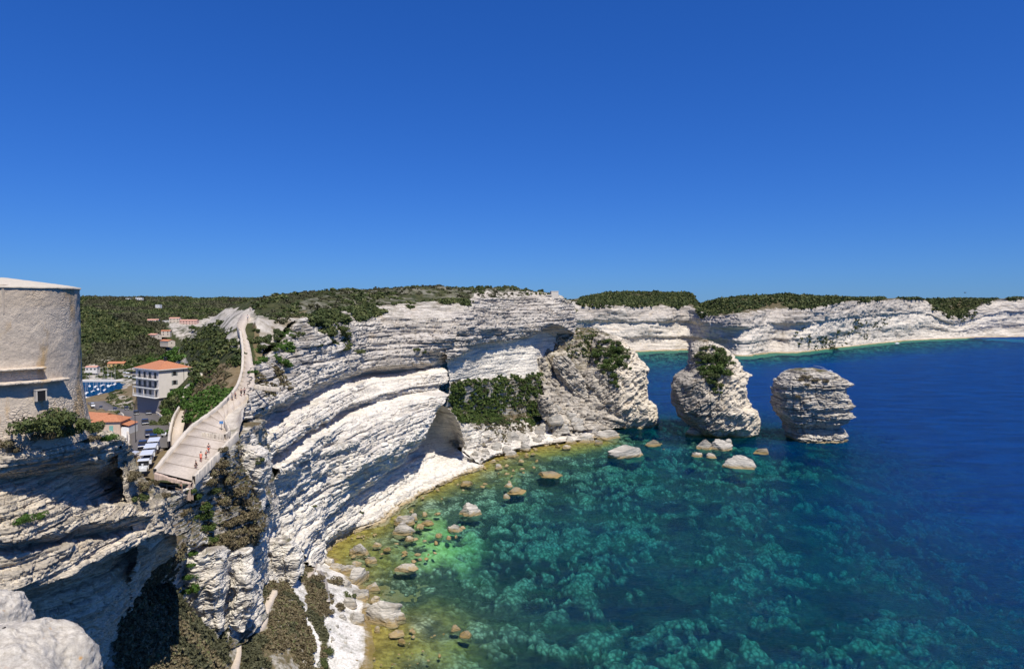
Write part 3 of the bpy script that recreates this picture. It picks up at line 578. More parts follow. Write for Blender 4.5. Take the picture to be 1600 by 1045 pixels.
patch = fbm(Xs / 9, Ys / 9, 0 * Xs, 5, 201, .55); wx_, wy_ = Xs + 1.6 * fbm(Xs / 3, Ys / 3, 0 * Xs, 3, 211), Ys + 1.6 * fbm(Xs / 3, Ys / 3, 0 * Xs, 3, 212)
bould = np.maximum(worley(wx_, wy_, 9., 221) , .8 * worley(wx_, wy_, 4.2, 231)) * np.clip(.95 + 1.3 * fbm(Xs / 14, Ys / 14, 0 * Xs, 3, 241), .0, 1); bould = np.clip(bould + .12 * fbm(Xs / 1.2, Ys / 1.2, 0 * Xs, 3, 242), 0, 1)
D = np.maximum(D, -.3)
Zb = -D - .12 + (patch * 1.6 * np.clip(D / 8, 0, 1)) + bould * 2.6 * np.clip(D / 5, 0.08, 1)
Zb = np.minimum(Zb, np.where(D < .5, .02, -.15))
Fb = grid_faces(*Xs.shape)
big = fbm(Xs / 22, Ys / 22, 0 * Xs, 4, 205, .55)
t = NT('sea_floor'); nz_ = t.noise(t.pos((.45,) * 3), 1, 6, .7); n2 = t.noise(t.pos((.12,) * 3), 1, 5, .6, .8)
vor = t.n('TexVoronoi', feature='F1'); t.l(t.pos((.22,) * 3), vor.inputs[0]); vor.inputs['Randomness'].default_value = 1
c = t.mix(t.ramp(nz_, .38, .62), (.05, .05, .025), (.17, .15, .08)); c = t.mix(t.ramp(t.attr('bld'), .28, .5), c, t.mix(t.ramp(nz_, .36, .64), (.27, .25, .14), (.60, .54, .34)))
c = t.mix(t.ramp(vor.outputs['Distance'], .3, .65, .0, .75), c, (.05, .05, .03))
rockm = t.n('Math', operation='ADD', use_clamp=True); t.l(t.attr('meadow'), rockm.inputs[0]); t.l(t.ramp(n2, .35, .65, -.5, .5), rockm.inputs[1])
c = t.mix(rockm.outputs[0], c, (.016, .022, .014))
c = t.mix(t.attr('sand'), c, t.mix(t.ramp(nz_, .4, .6), (.36, .42, .10), (.66, .70, .26)))
c = t.mix(t.attr('weed'), c, t.mix(t.ramp(nz_, .4, .6), (.15, .11, .025), (.38, .29, .07)))
t.pbr(c, .9, nz_, .6, .4, 0, 0)
meadow = np.clip((big + .02) * 2.2 + .8 * patch + .38 + .25 * np.clip((D - 6) / 10, 0, 1), 0, 1) * np.clip((D - 2.2) / 3, 0, 1); meadow = meadow * np.clip(1 - 2.2 * bould, 0, 1)
sand = np.exp(-(((px + 12 * patch - 688) / 62) ** 2 + ((py + 9 * patch - 842) / 42) ** 2) ** 1.3) * 1.3 * np.clip(.38 + 1.5 * patch + .6 * bould, 0, .7)
weed = np.clip(1.25 - D / 1.9 + .6 * patch, 0, 1) * (Ys < 500); weed = np.maximum(weed, np.exp(-(((px + 14 * patch - 700) / 62) ** 2 + ((py + 12 * patch - 1000) / 55) ** 2)) * np.clip(.75 + .8 * patch, 0, 1))
struct(np_mesh('seabed', np.stack([Xs, Ys, Zb], -1).reshape(-1, 3), Fb, t.m, None, {'meadow': meadow.ravel(), 'bld': bould.ravel(), 'sand': sand.ravel(), 'weed': weed.ravel()}))
# water surface: clear, coloured by its own depth
Xw, Yw2, Rw = polar(-50, 52, 420, 82, 9000, 700)
Dw = np.clip(rbf_eval(RBD, Xw, Yw2), 0, 60); Dw[Rw > 1650] = 60; az = np.degrees(np.arctan2(Xw, Yw2)); Dw[(az < -29) | ((az < -20) & (Yw2 > 400))] = 22
t = NT('sea_water')
dep = t.attr('depth')
def expk(k): return t.mul(2.718281828, t.mul(dep, -k), 'POWER')
cr = t.n('CombineXYZ'); t.l(expk(.20), cr.inputs[0]); t.l(expk(.066), cr.inputs[1]); t.l(expk(.06), cr.inputs[2])
tr = t.n('BsdfTransparent'); t.l(cr.outputs[0], tr.inputs[0])
w1_ = t.noise(t.pos((.26, .5, .3), (0, 0, .45)), 1, 4, .62, .5); w2_ = t.noise(t.pos((.9, 1.7, 1), (0, 0, .2)), 1, 3, .6); w3_ = t.noise(t.pos((.035, .09, .1), (0, 0, .1)), 1, 3, .55, .6)
hh = t.n('Math', operation='ADD'); t.l(t.mul(w1_, 1.), hh.inputs[0]); t.l(t.mul(w2_, .3), hh.inputs[1]); h3 = t.n('Math', operation='ADD'); t.l(hh.outputs[0], h3.inputs[0]); t.l(t.mul(w3_, 1.6), h3.inputs[1])
bp = t.n('Bump'); bp.inputs['Strength'].default_value = 1.; bp.inputs['Distance'].default_value = 1.5; t.l(h3.outputs[0], bp.inputs['Height'])
# scattered light of the water column
deepc = t.mix(t.ramp(dep, 3, 30), (.0, .034, .034), (.0002, .042, .200))
deepc = t.mix(t.ramp(w3_, .35, .65, 0, .6), deepc, (.0, .014, .10))  # broad wave pattern darkens this colour: ripple contrast painted in
loss = t.n('Math', operation='SUBTRACT'); loss.inputs[0].default_value = 1; t.l(expk(.085), loss.inputs[1])
dc = t.mix(loss.outputs[0], (0, 0, 0), deepc)
df = t.n('BsdfDiffuse'); t.l(dc, df.inputs[0]); bp2 = t.n('Bump'); bp2.inputs['Strength'].default_value = 1.; bp2.inputs['Distance'].default_value = 2.2; t.l(h3.outputs[0], bp2.inputs['Height']); t.l(bp2.outputs[0], df.inputs['Normal'])
ad = t.n('AddShader'); t.l(tr.outputs[0], ad.inputs[0]); t.l(df.outputs[0], ad.inputs[1])
gl = t.n('BsdfGlossy'); gl.inputs['Roughness'].default_value = .12; t.l(bp.outputs[0], gl.inputs['Normal']); gl.inputs[0].default_value = (.45, .8, 1, 1)
fr = t.n('Fresnel'); fr.inputs[0].default_value = 1.33; t.l(bp.outputs[0], fr.inputs[1])
fm = t.n('Math', operation='MINIMUM'); t.l(t.mul(fr.outputs[0], .36), fm.inputs[0]); fm.inputs[1].default_value = .4
mx = t.n('MixShader'); t.l(fm.outputs[0], mx.inputs[0]); t.l(ad.outputs[0], mx.inputs[1]); t.l(gl.outputs[0], mx.inputs[2])
t.l(mx.outputs[0], t.out.inputs[0])
struct(np_mesh('sea', np.stack([Xw, Yw2, 0 * Xw], -1).reshape(-1, 3), grid_faces(*Xw.shape), t.m, None, {'depth': Dw.ravel()}))
# ---------------- vegetation
def leafmat(name, cols, rough=.6, vs=.5):
    t = NT(name); r = t.attr('tone'); n = t.noise(t.pos((vs,) * 3), 1, 3, .6)
    v = t.n('Math', operation='ADD', use_clamp=True); t.l(r, v.inputs[0]); t.l(t.ramp(n, .3, .7, -.3, .3), v.inputs[1])
    cr_ = t.n('ValToRGB'); t.l(v.outputs[0], cr_.inputs[0]); e = cr_.color_ramp.elements
    e[0].color = (*cols[0], 1); e[1].color = (*cols[-1], 1)
    for i, c in enumerate(cols[1:-1]): q = e.new((i + 1) / (len(cols) - 1)); q.color = (*c, 1)
    return t.pbr(cr_.outputs[0], rough, None, spec=.15)
M_leaf = leafmat('maquis_leaves', [(.025, .038, .014), (.055, .075, .024), (.09, .11, .036), (.15, .155, .06)], vs=.12)
M_green = leafmat('fresh_green_leaves', [(.03, .06, .012), (.05, .10, .018), (.075, .14, .025), (.11, .17, .04)])
M_brown = leafmat('dry_heath_leaves', [(.06, .048, .025), (.12, .095, .05), (.20, .16, .095), (.13, .14, .055)])
M_tree = leafmat('tree_leaves', [(.028, .050, .014), (.06, .095, .022), (.11, .14, .035)])
M_bark = plain('bark', (.12, .09, .065), .9)
def bush_proto(n, seed, leaf=.09, squash=.62, lobes=7):
    """unit bush: n leaf-sized triangles gathered in uneven lobes (radius about 1)"""
    r = np.random.default_rng(seed)
    lc = r.normal(size=(lobes, 3)) * np.array([.42, .42, .22]); lc[:, 2] = np.abs(lc[:, 2]) + .18; lr = r.uniform(.28, .55, lobes)
    k = r.integers(0, lobes, n); d = r.normal(size=(n, 3)); d /= np.linalg.norm(d, axis=1)[:, None]
    rad = lr[k] * r.uniform(.35, 1.05, n) ** .5
    c = lc[k] + d * rad[:, None]; c[:, 2] = np.abs(c[:, 2]) * squash * 1.25
    a = r.normal(size=(n, 3)); a /= np.linalg.norm(a, axis=1)[:, None]; b = np.cross(a, d + .35 * r.normal(size=(n, 3))); b /= np.linalg.norm(b, axis=1)[:, None] + 1e-6
    s = leaf * r.uniform(.6, 1.5, n)[:, None]
    V = np.stack([c + a * s, c - a * s * .5 + b * s * .8, c - a * s * .5 - b * s * .8], 1).reshape(-1, 3)
    tone = np.repeat(np.clip(r.normal(.5, .17, n), 0, 1), 3)
    return V, np.arange(3 * n).reshape(-1, 3), tone
P_BIG = [bush_proto(1500, 100 + i, .075) for i in range(3)]
P_MID = [bush_proto(330, 120 + i, .15) for i in range(4)]
P_SM = [bush_proto(90, 140 + i, .26, lobes=5) for i in range(5)]
P_TINY = [bush_proto(34, 160 + i, .42, lobes=4) for i in range(6)]
def merge_bushes(name, pts, sizes, protos, mat, seed=0, tall=1., lean=.0):
    r = np.random.default_rng(seed); VV, FF, TT = [], [], []; off = 0
    k = r.integers(0, len(protos), len(pts)); an = r.uniform(0, 6.28, len(pts)); tn = r.normal(0, .2, len(pts)); sq = r.uniform(.75, 1.25, len(pts)) * tall
    for q, (V, Fc, T) in enumerate(protos):
        m = np.where(k == q)[0]
        if not len(m): continue
        c, s = np.cos(an[m])[:, None], np.sin(an[m])[:, None]; S = sizes[m][:, None]
        x = (V[:, 0] * c - V[:, 1] * s) * S + pts[m, 0:1]; y = (V[:, 0] * s + V[:, 1] * c) * S + pts[m, 1:2]; z = V[:, 2] * S * sq[m][:, None] + pts[m, 2:3] - .12 * S
        VV.append(np.stack([x, y, z], -1).reshape(-1, 3)); TT.append(np.clip(T + tn[m][:, None], 0, 1).ravel())
        FF.append((Fc[None] + (np.arange(len(m)) * len(V))[:, None, None] + off).reshape(-1, 3)); off += len(m) * len(V)
    return np_mesh(name, np.vstack(VV), np.vstack(FF), mat, None, {'tone': np.concatenate(TT)})
def scatter(gname, n, poly=None, seed=0, nzmin=.35, dens=None, dens_t=0., ppw=True):
    """random points on a grid surface; poly (photo pixels) picks the region; returns points"""
    G, N, A = GRIDS[gname]; r = np.random.default_rng(seed)
    a, b, c = G[:-1, :-1], G[1:, :-1], G[:-1, 1:]; ar = np.linalg.norm(np.cross(b - a, c - a), axis=2)
    ok = (np.abs(N[:-1, :-1, 2]) > nzmin)
    if gname in ('ground', 'gully'): ok &= A[:-1, :-1] > .5
    px, py = proj(a); vis = (px > -40) & (px < 1640) & (py > 300) & (py < 1100); ok &= vis
    if poly is not None: q_ = a[..., 1] / 60; ok &= inpoly(px + 9 * fbm(a[..., 0] / q_, a[..., 1] / q_, a[..., 2] / q_, 3, seed + 7), py + 6 * fbm(a[..., 0] / q_, a[..., 1] / q_, a[..., 2] / q_, 3, seed + 8), poly)
    if dens is not None: ok &= dens(a[..., 0], a[..., 1], a[..., 2]) > dens_t
    w = ar * ok
    if ppw: w = w / ((a[..., 1] / 100) ** 1.0)
    w = w.ravel()
    if w.sum() <= 0: print('no area', gname, seed); return np.zeros((0, 3))
    i = r.choice(len(w), n, p=w / w.sum()); I, J = np.unravel_index(i, ar.shape); u, v = r.random(n), r.random(n)
    return G[I, J] * (1 - u - v)[:, None] + G[I + 1, J] * u[:, None] + G[I, J + 1] * v[:, None]
def stuff(o, nm=None): o['kind'] = 'stuff'; return o
nz2 = lambda s, L: (lambda x, y, z: fbm(x / L, y / L, z / L, 3, s))
S = lambda n, a, b, s: np.random.default_rng(s).uniform(a, b, n)
# far wooded slopes and the hills behind the harbour
pt = scatter('ground', 42000, [(120,455),(420,455),(420,484),(360,486),(300,500),(262,500),(262,540),(250,560),(200,572),(128,572)], 1, .2, nz2(5, 60), -.8)
pt = pt[pt[:, 1] > 420]; pt = pt[pt[:, 2] > 3]
sel = fbm(pt[:, 0] / 55, pt[:, 1] / 75, 0 * pt[:, 0], 4, 401); sz = S(len(pt), 1.2, 3.6, 2) * (.7 + pt[:, 1] / 1600)
M_olive = leafmat('olive_maquis_leaves', [(.045, .045, .025), (.075, .075, .038), (.12, .115, .062)], vs=.05)
stuff(merge_bushes('maquis', pt[sel > .05], sz[sel > .05], P_TINY, M_olive, 3)); stuff(merge_bushes('maquis', pt[sel <= .05], sz[sel <= .05], P_TINY, M_leaf, 4))
# plateau scrub above the main cliff
pl = [(398,500),(400,470),(450,440),(700,430),(905,440),(905,475),(880,468),(820,462),(770,482),(730,476),(690,464),(640,460),(600,476),(560,486),(520,492),(492,512),(470,498),(440,506),(400,490)]
pt = scatter('ground', 15000, pl, 4, .2, nz2(8, 11), -.42)
sel = fbm(pt[:, 0] / 12, pt[:, 1] / 20, 0 * pt[:, 0], 3, 402); sz = S(len(pt), .5, 2.2, 5)
stuff(merge_bushes('maquis', pt[sel > .12], sz[sel > .12] * .8, P_SM, M_olive, 6)); stuff(merge_bushes('maquis', pt[sel <= .12], sz[sel <= .12], P_SM, M_leaf, 60))
pt = scatter('ground', 14000, pl, 14, .2, nz2(18, 9), -.5); stuff(merge_bushes('low_heath', pt, S(len(pt), .3, .8, 15), P_TINY, M_olive, 16))
pl = [(392,486),(440,470),(505,455),(560,448),(700,440),(760,448),(772,485),(745,486),(700,474),(620,476),(596,492),(548,502),(505,512),(480,502),(470,480),(410,498)]
for g_ in ('cliff',):
    pt = scatter(g_, 2600, pl, 7, .12, nz2(9, 12), -.3); stuff(merge_bushes('maquis', pt, S(len(pt), .7, 1.9, 8), P_SM, M_leaf, 9))
# harbour-side slope
for k, (pl, n, a, b, pr, mt, th_) in enumerate([
    ([(285,540),(300,515),(345,505),(362,520),(378,545),(376,580),(350,575),(320,598),(300,590),(288,575)], 1500, .9, 2.0, P_SM, M_leaf, -.5),
    ([(262,620),(300,600),(330,590),(375,600),(366,620),(322,655),(290,665),(300,640),(282,640)], 500, .6, 1.2, P_SM, M_green, .05),
    ([(255,645),(272,640),(285,655),(270,690),(262,690)], 160, .5, 1.0, P_SM, M_brown, -.2),
    ([(395,508),(440,512),(440,560),(400,585)], 420, .6, 1.4, P_SM, M_green, .0), ([(396,570),(440,575),(456,600),(420,612),(398,605)], 120, .5, 1.0, P_SM, M_brown, -.1),
    ([(160,625),(182,610),(212,628),(205,645),(170,640)], 260, .7, 1.6, P_SM, M_leaf, -.1), ([(238,608),(262,628),(282,610),(282,650),(250,640)], 220, .6, 1.3, P_SM, M_leaf, -.3),
    ([(300,590),(375,560),(372,600),(300,650)], 420, .35, .8, P_SM, M_brown, -.1),
    ([(128,578),(212,570),(212,592),(128,592)], 220, 1.4, 3., P_SM, M_leaf, .05), ([(255,560),(215,575),(232,560),(275,548),(290,560),(270,570)], 500, 1.5, 3.2, P_SM, M_green, -.5)]):
    pt = scatter('ground', n, pl, 30 + k, .1, nz2(60 + k, 9), th_); 
    if len(pt): stuff(merge_bushes('scrub', pt, S(len(pt), a, b, 50 + k), pr, mt, 70 + k))
# scrub on the cliffs themselves
CN = [k for k in GRIDS if k.startswith('cliff')]
jobs = [('cliff.001', [(700,594),(760,590),(835,583),(868,590),(890,630),(870,658),(800,666),(740,660),(704,652)], 2300, .6, 1.5, P_SM, M_tree, -.3), ('cliff.001', [(698,600),(780,594),(880,588),(905,640),(870,668),(800,676),(730,668)], 700, .4, 1.2, P_SM, M_olive, -.1),
        ('cliff.001', [(700,640),(880,640),(930,670),(800,690),(730,690)], 160, .5, 1.2, P_SM, M_brown, .15),
        ('cliff.003', [(850,520),(900,508),(975,520),(960,560),(900,560),(860,560)], 420, .8, 1.8, P_SM, M_leaf, .0),
        ('cliff', [(480,500),(545,505),(552,545),(500,540)], 110, .6, 1.5, P_SM, M_leaf, .2), ('cliff', [(396,575),(440,560),(450,600),(400,640)], 200, .4, .9, P_SM, M_brown, .0),
        ('cliff', [(425,520),(465,510),(460,560),(425,575)], 130, .6, 1.2, P_SM, M_green, .1)]
for k, (g_, pl, n, a, b, pr, mt, th_) in enumerate(jobs):
    pt = scatter(g_, n, pl, 130 + k, .05, nz2(160 + k, 7), th_)
    if len(pt): stuff(merge_bushes('scrub', pt, S(len(pt), a, b, 150 + k), pr, mt, 170 + k))
hillp = [(895,478),(905,455),(1000,445),(1083,450),(1083,478),(1130,455),(1240,450),(1420,455),(1600,455),(1640,468),(1560,468),(1530,481),(1500,500),(1478,490),(1450,468),(1380,469),(1330,470),(1300,478),(1262,481),(1200,480),(1150,488),(1110,489),(1085,492),(1080,478),(1000,477),(955,476)]
pt = scatter('cliff.004', 16000, hillp, 190, .15, nz2(191, 30), -.8)
stuff(merge_bushes('maquis', pt, S(len(pt), 2.0, 5.0, 192), P_TINY, M_leaf, 193))
pt = scatter('cliff.004', 260, [(1225,515),(1290,510),(1345,530),(1400,500),(1340,500),(1320,545),(1260,545)], 194, .05, nz2(195, 18), .0)
stuff(merge_bushes('scrub', pt, S(len(pt), 1.2, 3.0, 196), P_TINY, M_leaf, 197))
# heath on the gully floor
pt = scatter('gully', 9000, [(185,1060),(185,880),(240,860),(300,960),(360,960),(430,900),(470,880),(515,900),(520,960),(530,1060)], 198, .2, nz2(199, 6), -.45)
mk = lambda q, poly: q[~inpoly(*proj(q), poly)]
pathpoly = [(350,1060),(358,990),(395,980),(408,960),(412,940),(424,918),(436,922),(424,950),(416,985),(378,1000),(376,1060)]
pt = mk(pt, pathpoly); half = fbm(pt[:, 0] / 7, pt[:, 1] / 7, 0 * pt[:, 0], 3, 300) > -.22
stuff(merge_bushes('heath', pt[half], S(half.sum(), .25, .75, 301), P_SM, M_brown, 302)); q_ = pt[~half]
stuff(merge_bushes('heath', q_, S(len(q_), .25, .8, 303), P_SM, M_olive, 304))
pt = scatter('cliff.008', 600, [(262,860),(300,760),(370,690),(410,700),(410,850),(370,860),(300,850)], 305, .0, nz2(306, 5), -.1)
stuff(merge_bushes('heath', pt, S(len(pt), .2, .55, 307), P_SM, M_brown, 308))
pt = scatter('cliff.007', 700, [(200,930),(210,880),(262,845),(300,850),(270,900)], 309, .0); stuff(merge_bushes('heath', pt, S(len(pt), .2, .5, 310), P_SM, M_brown, 311))
print('grids', CN)
# ---------------- helpers for built things
def empty(name, loc, rz=0, label=None, cat=None, group=None):
    o = bpy.data.objects.new(name, None); COL.objects.link(o); o.location = loc; o.rotation_euler = (0, 0, rz); o.empty_display_size = .2
    return tag(o, label, cat, group)
class MB:
    def __init__(s): s.b = bmesh.new()
    def box(s, x0, x1, y0, y1, z0, z1, bev=0, M=None):
        m = Matrix.Translation(((x0 + x1) / 2, (y0 + y1) / 2, (z0 + z1) / 2)) @ Matrix.Diagonal((x1 - x0, y1 - y0, z1 - z0, 1))
        if M is not None: m = M @ m
        r = bmesh.ops.create_cube(s.b, size=1, matrix=m)
        if bev:
            e = list({e for v in r['verts'] for e in v.link_edges}); bmesh.ops.bevel(s.b, geom=e, offset=bev, segments=2, affect='EDGES')
        return s
    def cyl(s, p, q, r0, r1=None, n=10):
        p, q = Vector(p), Vector(q); d = q - p; m = Matrix.Translation((p + q) / 2) @ d.to_track_quat('Z', 'Y').to_matrix().to_4x4()
        bmesh.ops.create_cone(s.b, cap_ends=True, segments=n, radius1=r0, radius2=r0 if r1 is None else r1, depth=d.length, matrix=m); return s
    def poly(s, pts, faces):
        v = [s.b.verts.new(p) for p in pts]; 
        for f in faces: s.b.faces.new([v[i] for i in f])
        return s
    def prism(s, prof, x0, x1, axis='x'):        # profile of (y,z) extruded along x
        n = len(prof); f = (lambda x, p: (x, p[0], p[1])) if axis == 'x' else (lambda x, p: (p[0], x, p[1]))
        v = [s.b.verts.new(f(x0, p)) for p in prof] + [s.b.verts.new(f(x1, p)) for p in prof]
        s.b.faces.new(v[:n]); s.b.faces.new(v[n:][::-1])
        for i in range(n): j = (i + 1) % n; s.b.faces.new((v[i], v[j], v[n + j], v[n + i]))
        return s
    def build(s, name, mat, parent=None, smooth=False):
        bmesh.ops.recalc_face_normals(s.b, faces=s.b.faces); me = bpy.data.meshes.new(name); s.b.to_mesh(me); s.b.free()
        me.materials.append(mat); o = bpy.data.objects.new(name, me); COL.objects.link(o)
        if parent: o.parent = parent
        if smooth: me.polygons.foreach_set('use_smooth', [True] * len(me.polygons))
        return o
def copy_tree(o, parent=None):
    c = o.copy(); COL.objects.link(c)
    if parent: c.parent = parent
    for ch in [k for k in bpy.data.objects if k.parent == o]: copy_tree(ch, c)
    return c
bpy.context.view_layer.update(); DG = bpy.context.evaluated_depsgraph_get()
def hitp(px, py, fallback=100.):
    d = Vector(ray(px, py)).normalized(); r = SC.ray_cast(DG, Vector((0, 0, H)), d)
    return np.array(r[1]) if r[0] else PY(px, py, fallback)
def surf(model, px, py, y0=60, y1=2600):
    d = ray(px, py); t = y0
    f = lambda t: (H + d[2] / d[1] * t) - float(rbf_eval(model, np.array([d[0] / d[1] * t]), np.array([t]))[0])
    while t < y1 and f(t) > 0: t *= 1.01
    a, b = t / 1.01, t
    for _ in range(18):
        m = (a + b) / 2
        if f(m) > 0: a = m
        else: b = m
    return np.array([d[0] / d[1] * b, b, H + d[2] / d[1] * b])
def pave(name, base, joints, scale=1.): 
    t = NT(name); n = t.noise(t.pos((2.5 * scale,) * 3), 1, 5, .7); n2 = t.noise(t.pos((.25 * scale,) * 3), 1, 4, .6)
    c = t.mix(t.ramp(n, .3, .7), tuple(x * .82 for x in base), tuple(min(1, x * 1.12) for x in base)); c = t.mix(t.mul(t.ramp(n2, .45, .7), .4), c, joints)
    return t.pbr(c, .9, n, .35, .03, 0, .2)
M_pave = pave('pale_paving', (.50, .43, .36), (.34, .28, .23)); M_path = pave('worn_path', (.56, .47, .37), (.42, .33, .24)); M_asph = pave('asphalt', (.15, .135, .125), (.10, .095, .09))
M_wall = pave('rubble_wall', (.58, .51, .42), (.34, .29, .23), 1.6); M_white = plain('white_paint', (.78, .77, .74), .6, var=.05); M_dark = plain('dark_metal', (.03, .03, .035), .4)
def ribbon(name, A, B, mat, n=160, lift=.12, step=None, skirt=.5, label=None):
    A = resample(catmull(A, 300), n); B = resample(catmull(B, 300), n); d = np.r_[0, np.cumsum(np.linalg.norm(np.diff((A + B) / 2, axis=0), axis=1))]
    rows = []
    for i in range(n): rows.append((A[i], B[i], d[i]))
    if step:
        L = d[-1]; k = int(L / step); rr = []
        for q in range(k):
            t0_, t1_ = q * L / k, (q + 1) * L / k - .02
            a0, b0, a1, b1 = [np.array([np.interp(t, d, P[:, c]) for c in range(3)]) for t, P in ((t0_, A), (t0_, B), (t1_, A), (t1_, B))]
            dz = .5 * (a1[2] - a0[2]); dzb = .5 * (b1[2] - b0[2])
            a0[2] += .05; b0[2] += .05; a1[2] -= .05; b1[2] -= .05   # sloping treads with low risers
            rr += [(a0, b0, 0), (a1, b1, 0)]
        rows = rr
    V = []
    for a, b, _ in rows:
        a = a + [0, 0, lift]; b = b + [0, 0, lift]; m = (a + b) / 2
        V += [a - [0, 0, skirt], a, m, b, b - [0, 0, skirt]]
    o = np_mesh(name, np.array(V), grid_faces(len(rows), 5), mat); return o
def wall_along(P, h, w, mat, label, name='parapet_wall', n=120, seed=0, cat='wall'):
    P = resample(catmull(P, 300), n); T = np.gradient(P, axis=0); T[:, 2] = 0; T /= np.linalg.norm(T, axis=1)[:, None]; Nn = np.c_[-T[:, 1], T[:, 0], 0 * T[:, 0]]
    z = h + .08 * fbm(P[:, 0] * 1.3, P[:, 1] * 1.3, P[:, 2] * 0, 3, seed); up = np.c_[0 * z, 0 * z, z]
    prof = [P - Nn * w * .55 - [0, 0, .5], P - Nn * w * .5 + up * .93, P - Nn * w * .4 + up, P + Nn * w * .4 + up, P + Nn * w * .5 + up * .93, P + Nn * w * .55 - [0, 0, .5]]
    c = P.mean(0); V = np.stack(prof, 1) - c
    V = V + .03 * np.random.default_rng(seed).normal(size=V.shape)
    o = np_mesh(name, V.reshape(-1, 3), grid_faces(n, 6), mat); o.location = c; return tag(o, label, cat)
# ---------------- ramp of broad steps, path, road
PLw = [PY(*p) for p in PL]; PRw = [PY(*p) for p in PR]
struct(ribbon('ramp_pavement', PLw, PRw, M_pave, lift=.1, step=3.3, skirt=2.6))
_A = resample(catmull(PLw, 300), 300); _B = resample(catmull(PRw, 300), 300); _d = np.r_[0, np.cumsum(np.linalg.norm(np.diff((_A + _B) / 2, axis=0), axis=1))]; _k = int(_d[-1] / 3.3); M_edge = plain('dark_step_strip', (.30, .25, .205), .9)
for q in range(1, 12):
    a_, b_ = [np.array([np.interp(q * _d[-1] / _k, _d, P[:, c]) for c in range(3)]) for P in (_A, _B)]; v_ = (b_ - a_) * .03; n_v = np.array([0, -.09, 0])
    zu = np.array([0, 0, .165]); V_ = [a_ + v_ + n_v + zu, b_ - v_ + n_v + zu, b_ - v_ + zu, a_ + v_ + zu]; V_ = V_ + [p - np.array([0, 0, .5]) for p in V_]
    struct(np_mesh('step_edge', V_, [(0, 1, 2, 3), (4, 7, 6, 5), (0, 4, 5, 1), (1, 5, 6, 2), (2, 6, 7, 3), (3, 7, 4, 0)], M_edge))  # narrow darker strip drawing the line across each step
wall_along([p + np.array([-.1, 0, .1]) for p in PLw[:8]], .55, .55, M_wall, 'low pale stone wall along the harbour side of the stepped ramp', seed=1)
wall_along([PY(*p) + np.array([.3, 0, .1]) for p in [(300,754,106),(314,740,109),(330,724,112),(345,708,115.5),(358,694,118.5),(368,683,121.5)]], 1.0, .5, M_wall, 'pale parapet wall above the brown shrubs on the sea side of the ramp', seed=2)
wall_along([PY(*p) + np.array([0, 0, .1]) for p in [(316,681,121),(334,683,120.5),(351,684,120)]], .6, .45, M_wall, 'short low wall across the top of the paved terrace', seed=3)
wall_along([PY(*p) + np.array([0, 0, .1]) for p in [(351,684,120),(358,676,123),(352,662,127)]], .6, .4, M_wall, 'short stub wall turning uphill at the terrace corner', seed=4)
wall_along([PY(*p) for p in [(399,604,155),(420,607,154),(438,609,153)]], .5, .5, M_wall, 'short pale wall on the cliff top beside the bend of the path', seed=5)
wp = [surf(RB, x, y, 90, 420) for x, y in [(300,603),(290,609),(287,624),(280,640),(272,655),(268,668),(265,682),(264,697)]]
wall_along(wp, 1.0, .5, M_wall, 'curving pale wall beside the footpath between building and ramp', seed=6)
struct(ribbon('footpath', [p + np.array([.5, 0, 0]) for p in wp], [p + np.array([2.6, .4, 0]) for p in wp], M_path, lift=.12))
wall_along([surf(RB, x, y, 90, 480) for x, y in [(292,582),(304,583),(315,588),(308,597)]], .9, .5, M_wall, 'bent pale wall behind the white apartment building', seed=7)
RDw = [PY(*p) for p in RD]; RDc = resample(catmull(RDw, 300), 90); Tn = np.gradient(RDc, axis=0); Tn[:, 2] = 0; Tn /= np.linalg.norm(Tn, axis=1)[:, None]; Nr = np.c_[-Tn[:, 1], Tn[:, 0], 0 * Tn[:, 0]]
# soft shoulder: level the strip across
struct(ribbon('road', list(RDc + Nr * 4.7)[::9], list(RDc - Nr * 4.7)[::9], M_asph, lift=.45, skirt=1.5))
wall_along(list(RDc[38:] - Nr[38:] * -5.1)[::6], 1.15, .35, M_wall, 'pale retaining wall along the outer edge of the town road', seed=8)
wall_along(list(RDc[30:] - Nr[30:] * 5.1)[::6], 1.0, .4, M_wall, 'low pale wall between the town road and the footpath slope', seed=9)
gpts = [surf(RB2, x, y, 80, 190) for x, y in [(362,1060),(366,1040),(370,1015),(368,994),(380,989),(399,986),(410,972),(416,948),(428,924)]]
gw = np.array([[.75, 0, 0], [.75, 0, 0], [.75, .1, 0], [.6, .6, 0], [.1, .8, 0], [.4, .8, 0], [.7, .4, 0], [.7, .2, 0], [.7, 0, 0]])
struct(ribbon('footpath', [p - w for p, w in zip(gpts, gw)], [p + w for p, w in zip(gpts, gw)], M_path, lift=.3, skirt=1.2))
gp2 = [surf(RB2, x, y, 100, 200) for x, y in [(470,913),(478,904),(486,895),(492,880),(490,866)]]
struct(ribbon('footpath', [p - np.array([.6, 0, 0]) for p in gp2], [p + np.array([.6, .2, 0]) for p in gp2], M_path, lift=.3, skirt=1.))
gp3 = [surf(RB2, x, y, 100, 200) for x, y in [(498,893),(506,905),(509,922),(512,942)]]
struct(ribbon('steps', [p - np.array([.6, 0, 0]) for p in gp3], [p + np.array([.6, 0, 0]) for p in gp3], M_wall, lift=.4, step=.8, skirt=1.))
wall_along([PY(243,739,107.6) - [0, 0, 2.2], PY(270,748,106.6) - [0, 0, 2.2], PY(300,756,105.7) - [0, 0, 2.2]], 2.35, .5, pave('pink_render', (.50, .38, .31), (.4, .3, .24)), 'pinkish retaining wall closing the lower end of the stepped ramp', seed=10)
